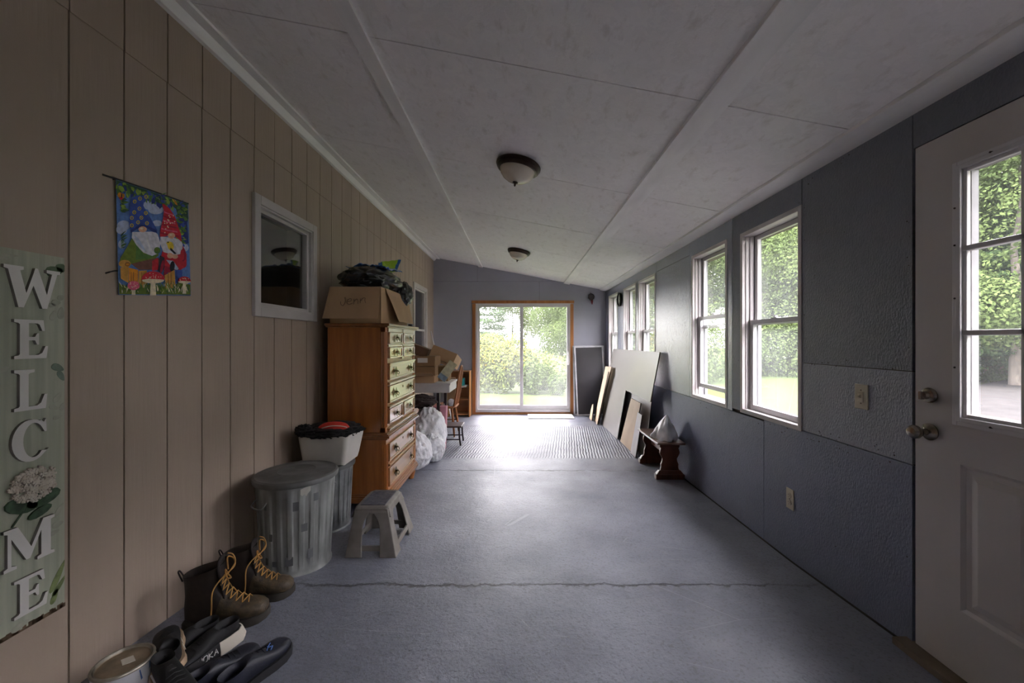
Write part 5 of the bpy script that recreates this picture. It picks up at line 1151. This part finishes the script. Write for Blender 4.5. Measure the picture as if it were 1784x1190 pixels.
# leaning card with picture
M_cardy = mat('pale_printed_card', (.58,.55,.36), .5, var=.12, nscale=20); M_blc = mat('blue_grey_print', (.25,.33,.42), .5, var=.2, nscale=20)
t = thing('picture_board', 'pale yellow printed board leaning out over the table edge below the tilted box', 'board', (-.93,5.05,-.40))
Mx = TM(-.925,5.08,-.385,-.15,.62,.0); MB().obox(Mx, .115, .010, .27).build('board', M_cardy, t); MB().obox(Mx @ Matrix.Translation((0,-.006,-.10)), .113, .002, .07).build('printed_band', M_blc, t)
# wooden hoop-back chair
M_ch = wood('orange_chair_wood', (.36,.13,.04), (.22,.07,.02), 'z', .4)
t = thing('wooden_chair', 'orange-brown wooden hoop-back chair half buried behind the boxes', 'chair', (-1.15,5.98,fz(6)))
q = MB(); q.loft([rr(-1.36,-.94,5.78,6.18,-.985,.08),rr(-1.37,-.93,5.77,6.19,-.97,.08),rr(-1.36,-.94,5.78,6.18,-.955,.08)], True); q.build('seat', M_ch, t, smooth=40)
for sx_, sy_ in ((-1,-1),(1,-1),(-1,1),(1,1)): MB().tube([(-1.15+sx_*.15,5.98+sy_*.15,-.98),(-1.15+sx_*.18,5.98+sy_*.18,-1.2),(-1.15+sx_*.20,5.98+sy_*.20,fz(6))],[.016,.019,.012],10).build('leg', M_ch, t, smooth=60)
q = MB(); q.tube(seg_spline([(-.96,5.80,-.96),(-.92,5.79,-.75),(-.89,5.82,-.52),(-.875,5.90,-.40),(-.87,5.98,-.375),(-.875,6.06,-.40),(-.89,6.14,-.52),(-.92,6.17,-.75),(-.96,6.16,-.96)],6), .013, 10); q.build('back_hoop', M_ch, t, smooth=60)
for k in range(5):
    y_ = 5.86+k*.06; MB().tube([(-.95,y_,-.955),(-.90,y_,-.6),(-.878,y_,-.42+.02*abs(k-2)*-1)], .006, 8).build('spindle', M_ch, t, smooth=60)
q = MB(); 
for s_ in (-1,1): q.tube([(-1.33,5.98+s_*.18,-1.22),(-.97,5.98+s_*.18,-1.22)], .009, 8)
q.tube([(-1.15,5.80,-1.22),(-1.15,6.16,-1.22)], .009, 8)
q.build('stretcher', M_ch, t, smooth=60)
cbox('brown cardboard panel box standing on the seat of the wooden chair', TM(-1.02,5.90,-.75,0,0,.08), .13,.10,.40, M_card2)
tag(MB().lump((-1.0,5.81,-.905),(.05,.03,.05),7,.2,3,ridge=.3,nu=30,nv=20).build('white_rag', M_pbag, smooth=60), 'scrap of white plastic on the wooden chair seat', 'plastic scrap')
# small metal chair facing the room
M_sea = mat('brown_vinyl_seat', (.09,.055,.05), .4, var=.15)
t = thing('metal_chair', 'little dark metal chair with a brown seat, side-on behind the white bags', 'chair', (-.88,5.38,fz(5.4)))
MB().box(-1.035,-.765,5.24,5.52,-1.152,-1.128).build('seat', M_sea, t, bevel=.006)
fl = fz(5.38)
for y_ in (5.25,5.51):
    MB().tube(seg_spline([(-1.045,y_,-.84),(-1.036,y_,-1.14),(-1.02,y_,fl+.01)],4), .012, 8).build('leg', M_dmetal, t, smooth=60)
    MB().tube([(-.80,y_,-1.14),(-.795,y_,-1.28),(-.780,y_,fl+.01)], .012, 8).build('leg', M_dmetal, t, smooth=60)
    MB().tube([(-1.02,y_,fl+.09),(-.79,y_,fl+.09)], .008, 8).build('stretcher', M_dmetal, t, smooth=60)
MB().box(-1.052,-1.038,5.25,5.51,-.95,-.87).build('backrest', M_sea, t, bevel=.004)
# pink and cream bags beneath the table
tag(MB().frus((-1.08,-.955,5.07,5.16),(-1.11,-.935,5.06,5.17),fz(5.1),-.84).build('paper_bag', mat('pink_paper',(.52,.22,.27),.7,var=.12), bevel=.006), 'pink paper bag standing on the floor under the table edge', 'bag')
tag(MB().frus((-1.27,-1.13,5.06,5.14),(-1.29,-1.12,5.05,5.15),fz(5.1),-.80).build('paper_bag', mat('cream_paper',(.60,.54,.42),.7,var=.08), bevel=.006), 'cream paper bag left of the pink one under the table', 'bag')
tag(MB().lump((-1.20,4.83,-.735),(.17,.13,.075),12,.2,2.2,ridge=.28,nu=60,nv=34).build('dark_clothes', mat('dark_brown_cloth',(.035,.022,.02),.9), smooth=60), 'dark bundled clothing on top of the tall white garbage bag', 'clothing')
# pole
tag(MB().tube([(-1.55,6.92,.17),(-1.15,6.80,fz(6.8)+.01)], .010, 10).build('pole', M_wplas, smooth=60), 'slim white pole leaning near the second house window behind the boxes', 'pole')
# little bookshelf
M_bs = wood('honey_bookshelf_wood', (.42,.20,.07), (.30,.12,.04), 'z', .4)
t = thing('bookshelf', 'small honey-coloured open bookshelf beside the sliding door', 'bookshelf', (-1.12,7.48,-1.414)); xa, xb, ya_, yb_ = -1.33, -.925, 7.35, 7.62; zt_ = -.580
for x in (xa, xb-.018): MB().box(x, x+.018, ya_, yb_, -1.414, zt_).build('side_panel', M_bs, t, bevel=.002)
M_bs2 = wood('bookshelf_shelf_wood', (.44,.21,.08), (.32,.13,.045), 'x', .4)
for z in (-1.375, -1.095, -.855): MB().box(xa+.018, xb-.018, ya_+.008, yb_-.01, z, z+.018).build('shelf', M_bs2, t)
MB().box(xa-.006, xb+.006, ya_-.006, yb_, zt_, zt_+.018).build('top', M_bs2, t, bevel=.003); MB().box(xa+.018, xb-.018, yb_-.01, yb_-.004, -1.414, zt_).build('back_panel', M_bs2, t)
tag(MB().box(-1.16,-1.03,7.39,7.52,-.836,-.70).build('turquoise_box', mat('turquoise_card',(.03,.40,.45),.5), bevel=.003), 'turquoise box on the upper shelf of the little bookshelf', 'box')
q = MB(); q.grid(lambda u, v: (-1.18+.20*u, 7.28+.20*v, -.834-.02*(1-v)**2*(1 if v < .4 else .0)+.004*math.sin(u*9)), 12, 8)
o = q.build('paper', M_wplas, smooth=60); o.modifiers.new('t','SOLIDIFY').thickness = .002
tag(o, 'white sheets of paper sticking out of the bookshelf under the turquoise box', 'paper')

# ------------------------------------------------------------ screens leaning at the far right corner
M_mesh = mat('dark_insect_screen', (.045,.042,.045), .55, var=.05, nscale=3); M_alu = mat('white_aluminium', (.66,.66,.68), .35)
def screen(label, bl, w_, h, yb, yt, rot, d):
    t = thing('window_screen', label, 'window screen', (bl+w_/2, yb, fz(yb))); zb = fz(yb)+.003; fwd = (yt-yb)
    def P(u, v, k=0):
        x = bl+u*math.cos(rot)+v*math.sin(-rot); vv = v*math.cos(rot)+u*math.sin(rot); return Vector((x, yb+fwd*vv/h+k, zb+vv))
    fw = .026
    for (a, b_, c, e) in ((0,fw,0,h),(w_-fw,w_,0,h),(fw,w_-fw,0,fw),(fw,w_-fw,h-fw,h),(fw,w_-fw,h*.5-.01,h*.5+.01)):
        if b_-a > .1 and c > .1 and c < h-.1: continue
        MB().hexa([P(a,c,-.009),P(b_,c,-.009),P(b_,c,.009),P(a,c,.009),P(a,e,-.009),P(b_,e,-.009),P(b_,e,.009),P(a,e,.009)]).build('frame_rail', M_alu, t)
    MB().hexa([P(fw,fw,-.001),P(w_-fw,fw,-.001),P(w_-fw,fw,.001),P(fw,fw,.001),P(fw,h-fw,-.001),P(w_-fw,h-fw,-.001),P(w_-fw,h-fw,.001),P(fw,h-fw,.001)]).build('mesh', M_mesh, t)
screen('white-framed dark window screen leaning against the far wall, in front', 1.085, .555, 1.305, 7.46, 7.585, .030, 0)
screen('second white-framed dark window screen, just behind the front one', 1.035, .60, 1.318, 7.53, 7.622, .008, 0)
# ------------------------------------------------------------ boards leaning on the right wall
M_ply = mat('grey_brown_hardboard', (.175,.150,.128), .36, var=.05, nscale=2.5, stretch=(1,.5,1), col2=(.145,.128,.115), coat=.25)
M_plyd = mat('dark_board_edge', (.07,.06,.05), .7); M_tan = mat('tan_fibreboard', (.42,.30,.19), .6, var=.06, nscale=5); M_lg = mat('pale_grey_board', (.48,.46,.45), .5, var=.04); M_plw = mat('plywood_tan', (.50,.38,.24), .6, var=.1, nscale=4, stretch=(1,1,.2))
def lean(label, pts, x0, x1, z1, th, m, name='board', cat='board', edge=True):
    # pts (y, z) with z = None for the floor; the sheet leans from x0 at the floor to x1 at height z1
    P = []
    for (y, z) in pts:
        zf_ = fz(y)+.004; z = zf_ if z is None else z; P.append((x0+(x1-x0)*(z-zf_)/(z1-zf_), y, z))
    q = MB(); k = len(P); d = Vector((th, 0, -th*.2)); PP = [Vector(p) for p in P]
    q.pts(PP+[p+d for p in PP], [tuple(range(k)), tuple(reversed(range(k, 2*k)))], 0); q.pts(PP+[p+d for p in PP], [(i, (i+1) % k, (i+1) % k+k, i+k) for i in range(k)], 1)
    return tag(q.build(name, [m, M_plyd] if edge else [m, m]), label, cat)
lean('large grey-brown sheet with a notched lower corner, leaning on the right wall', [(6.72,None),(6.76,-.135),(4.52,-.128),(4.55,-.70),(5.60,-.70),(5.62,None)], 1.385, 1.600, -.13, .012, M_ply)
lean('pale grey sheet behind the large notched one, seen through the notch', [(6.4,None),(6.4,-.26),(4.70,-.26),(4.72,None)], 1.50, 1.615, -.26, .010, M_lg)
lean('tan board leaning inside the notch of the large sheet', [(5.50,None),(5.24,-.755),(4.83,-.760),(4.93,None)], 1.40, 1.475, -.76, .014, M_tan)
lean('narrow pale grey board in front of the tan one, by the bench', [(4.92,None),(4.80,-.862),(4.63,-.868),(4.70,None)], 1.375, 1.432, -.865, .014, M_lg)
lean('tan plywood offcut at the far end of the leaning boards', [(7.05,None),(6.85,-.44),(6.42,-.42),(6.66,None)], 1.330, 1.490, -.42, .012, M_plw)
lean('narrow wooden strip leaning in front of the tan plywood offcut', [(6.76,None),(6.52,-.52),(6.44,-.50),(6.66,None)], 1.305, 1.445, -.50, .014, M_tan)
lean('short rounded tan board leaning lowest at the far end of the row', [(7.20,None),(7.17,-1.24),(7.12,-1.15),(7.05,-1.12),(6.99,-1.2),(6.98,None)], 1.27, 1.31, -1.12, .014, M_plw)

# ------------------------------------------------------------ little bench with a bag
M_bw = wood('dark_bench_wood', (.17,.06,.028), (.09,.03,.015), 'z', .4, coat=.3, scale=4); M_bt2 = wood('bench_top_wood', (.26,.15,.11), (.17,.09,.06), 'y', .3, coat=.7, crough=.2, scale=4)
t = thing('wooden_bench', 'small dark wooden bench with scalloped ends against the slate wall, a bag on it', 'bench', (1.50,4.25,fz(4.25)))
MB().box(1.368,1.648,3.925,4.585,-1.034,-1.012).build('seat', M_bt2, t, bevel=.005)
for y_ in (3.985, 4.52):
    f = fz(y_); zt_ = -1.034; H = zt_-f-.085; P = []
    for u, wd in ((0,.098),(.10,.100),(.16,.088),(.24,.096),(.34,.100),(.46,.086),(.55,.072),(.66,.076),(.76,.088),(.88,.086),(1,.096)): P.append((wd, zt_-H*u))
    poly = [(1.508-a, y_-.012, z) for a, z in P]+[(1.508+a, y_-.012, z) for a, z in reversed(P)]
    MB().prism(poly, (0,.024,0)).build('leg_panel', M_bw, t, bevel=.003)
    MB().frus((1.365,1.650,y_-.032,y_+.032),(1.365,1.650,y_-.032,y_+.032),f,f+.05).frus((1.372,1.643,y_-.028,y_+.028),(1.400,1.615,y_-.018,y_+.018),f+.05,f+.088).build('foot', M_bw, t, bevel=.003)
MB().box(1.500,1.516,4.0,4.51,-1.17,-1.10).build('stretcher', M_bw, t)
def bagp(u, v):
    a = 2*PI*u; zz = v; r = (1-zz)**.9*.140*(1+.10*math.sin(3*a+1)+.07*math.sin(7*a+v*5)+.14*noise.noise(Vector((math.cos(a)*3,math.sin(a)*3,v*5))))+.004
    if v < .12: r *= .93+.6*v
    tilt = .02*zz
    return (1.508+r*math.cos(a)*.95+tilt, 4.12+r*math.sin(a)*1.05-.01*zz, -1.010+.245*zz+.006*math.sin(9*a)*(1-zz))
q = MB(); q.grid(bagp, 64, 30)
tag(q.build('plastic_bag', mat('cloudy_plastic_bag', (.74,.74,.74), .3, var=.15, nscale=9, bump=.7, bscale=22, bdist=.008, spec=.6), smooth=60), 'cone-shaped cloudy plastic bag standing on the little bench', 'bag')
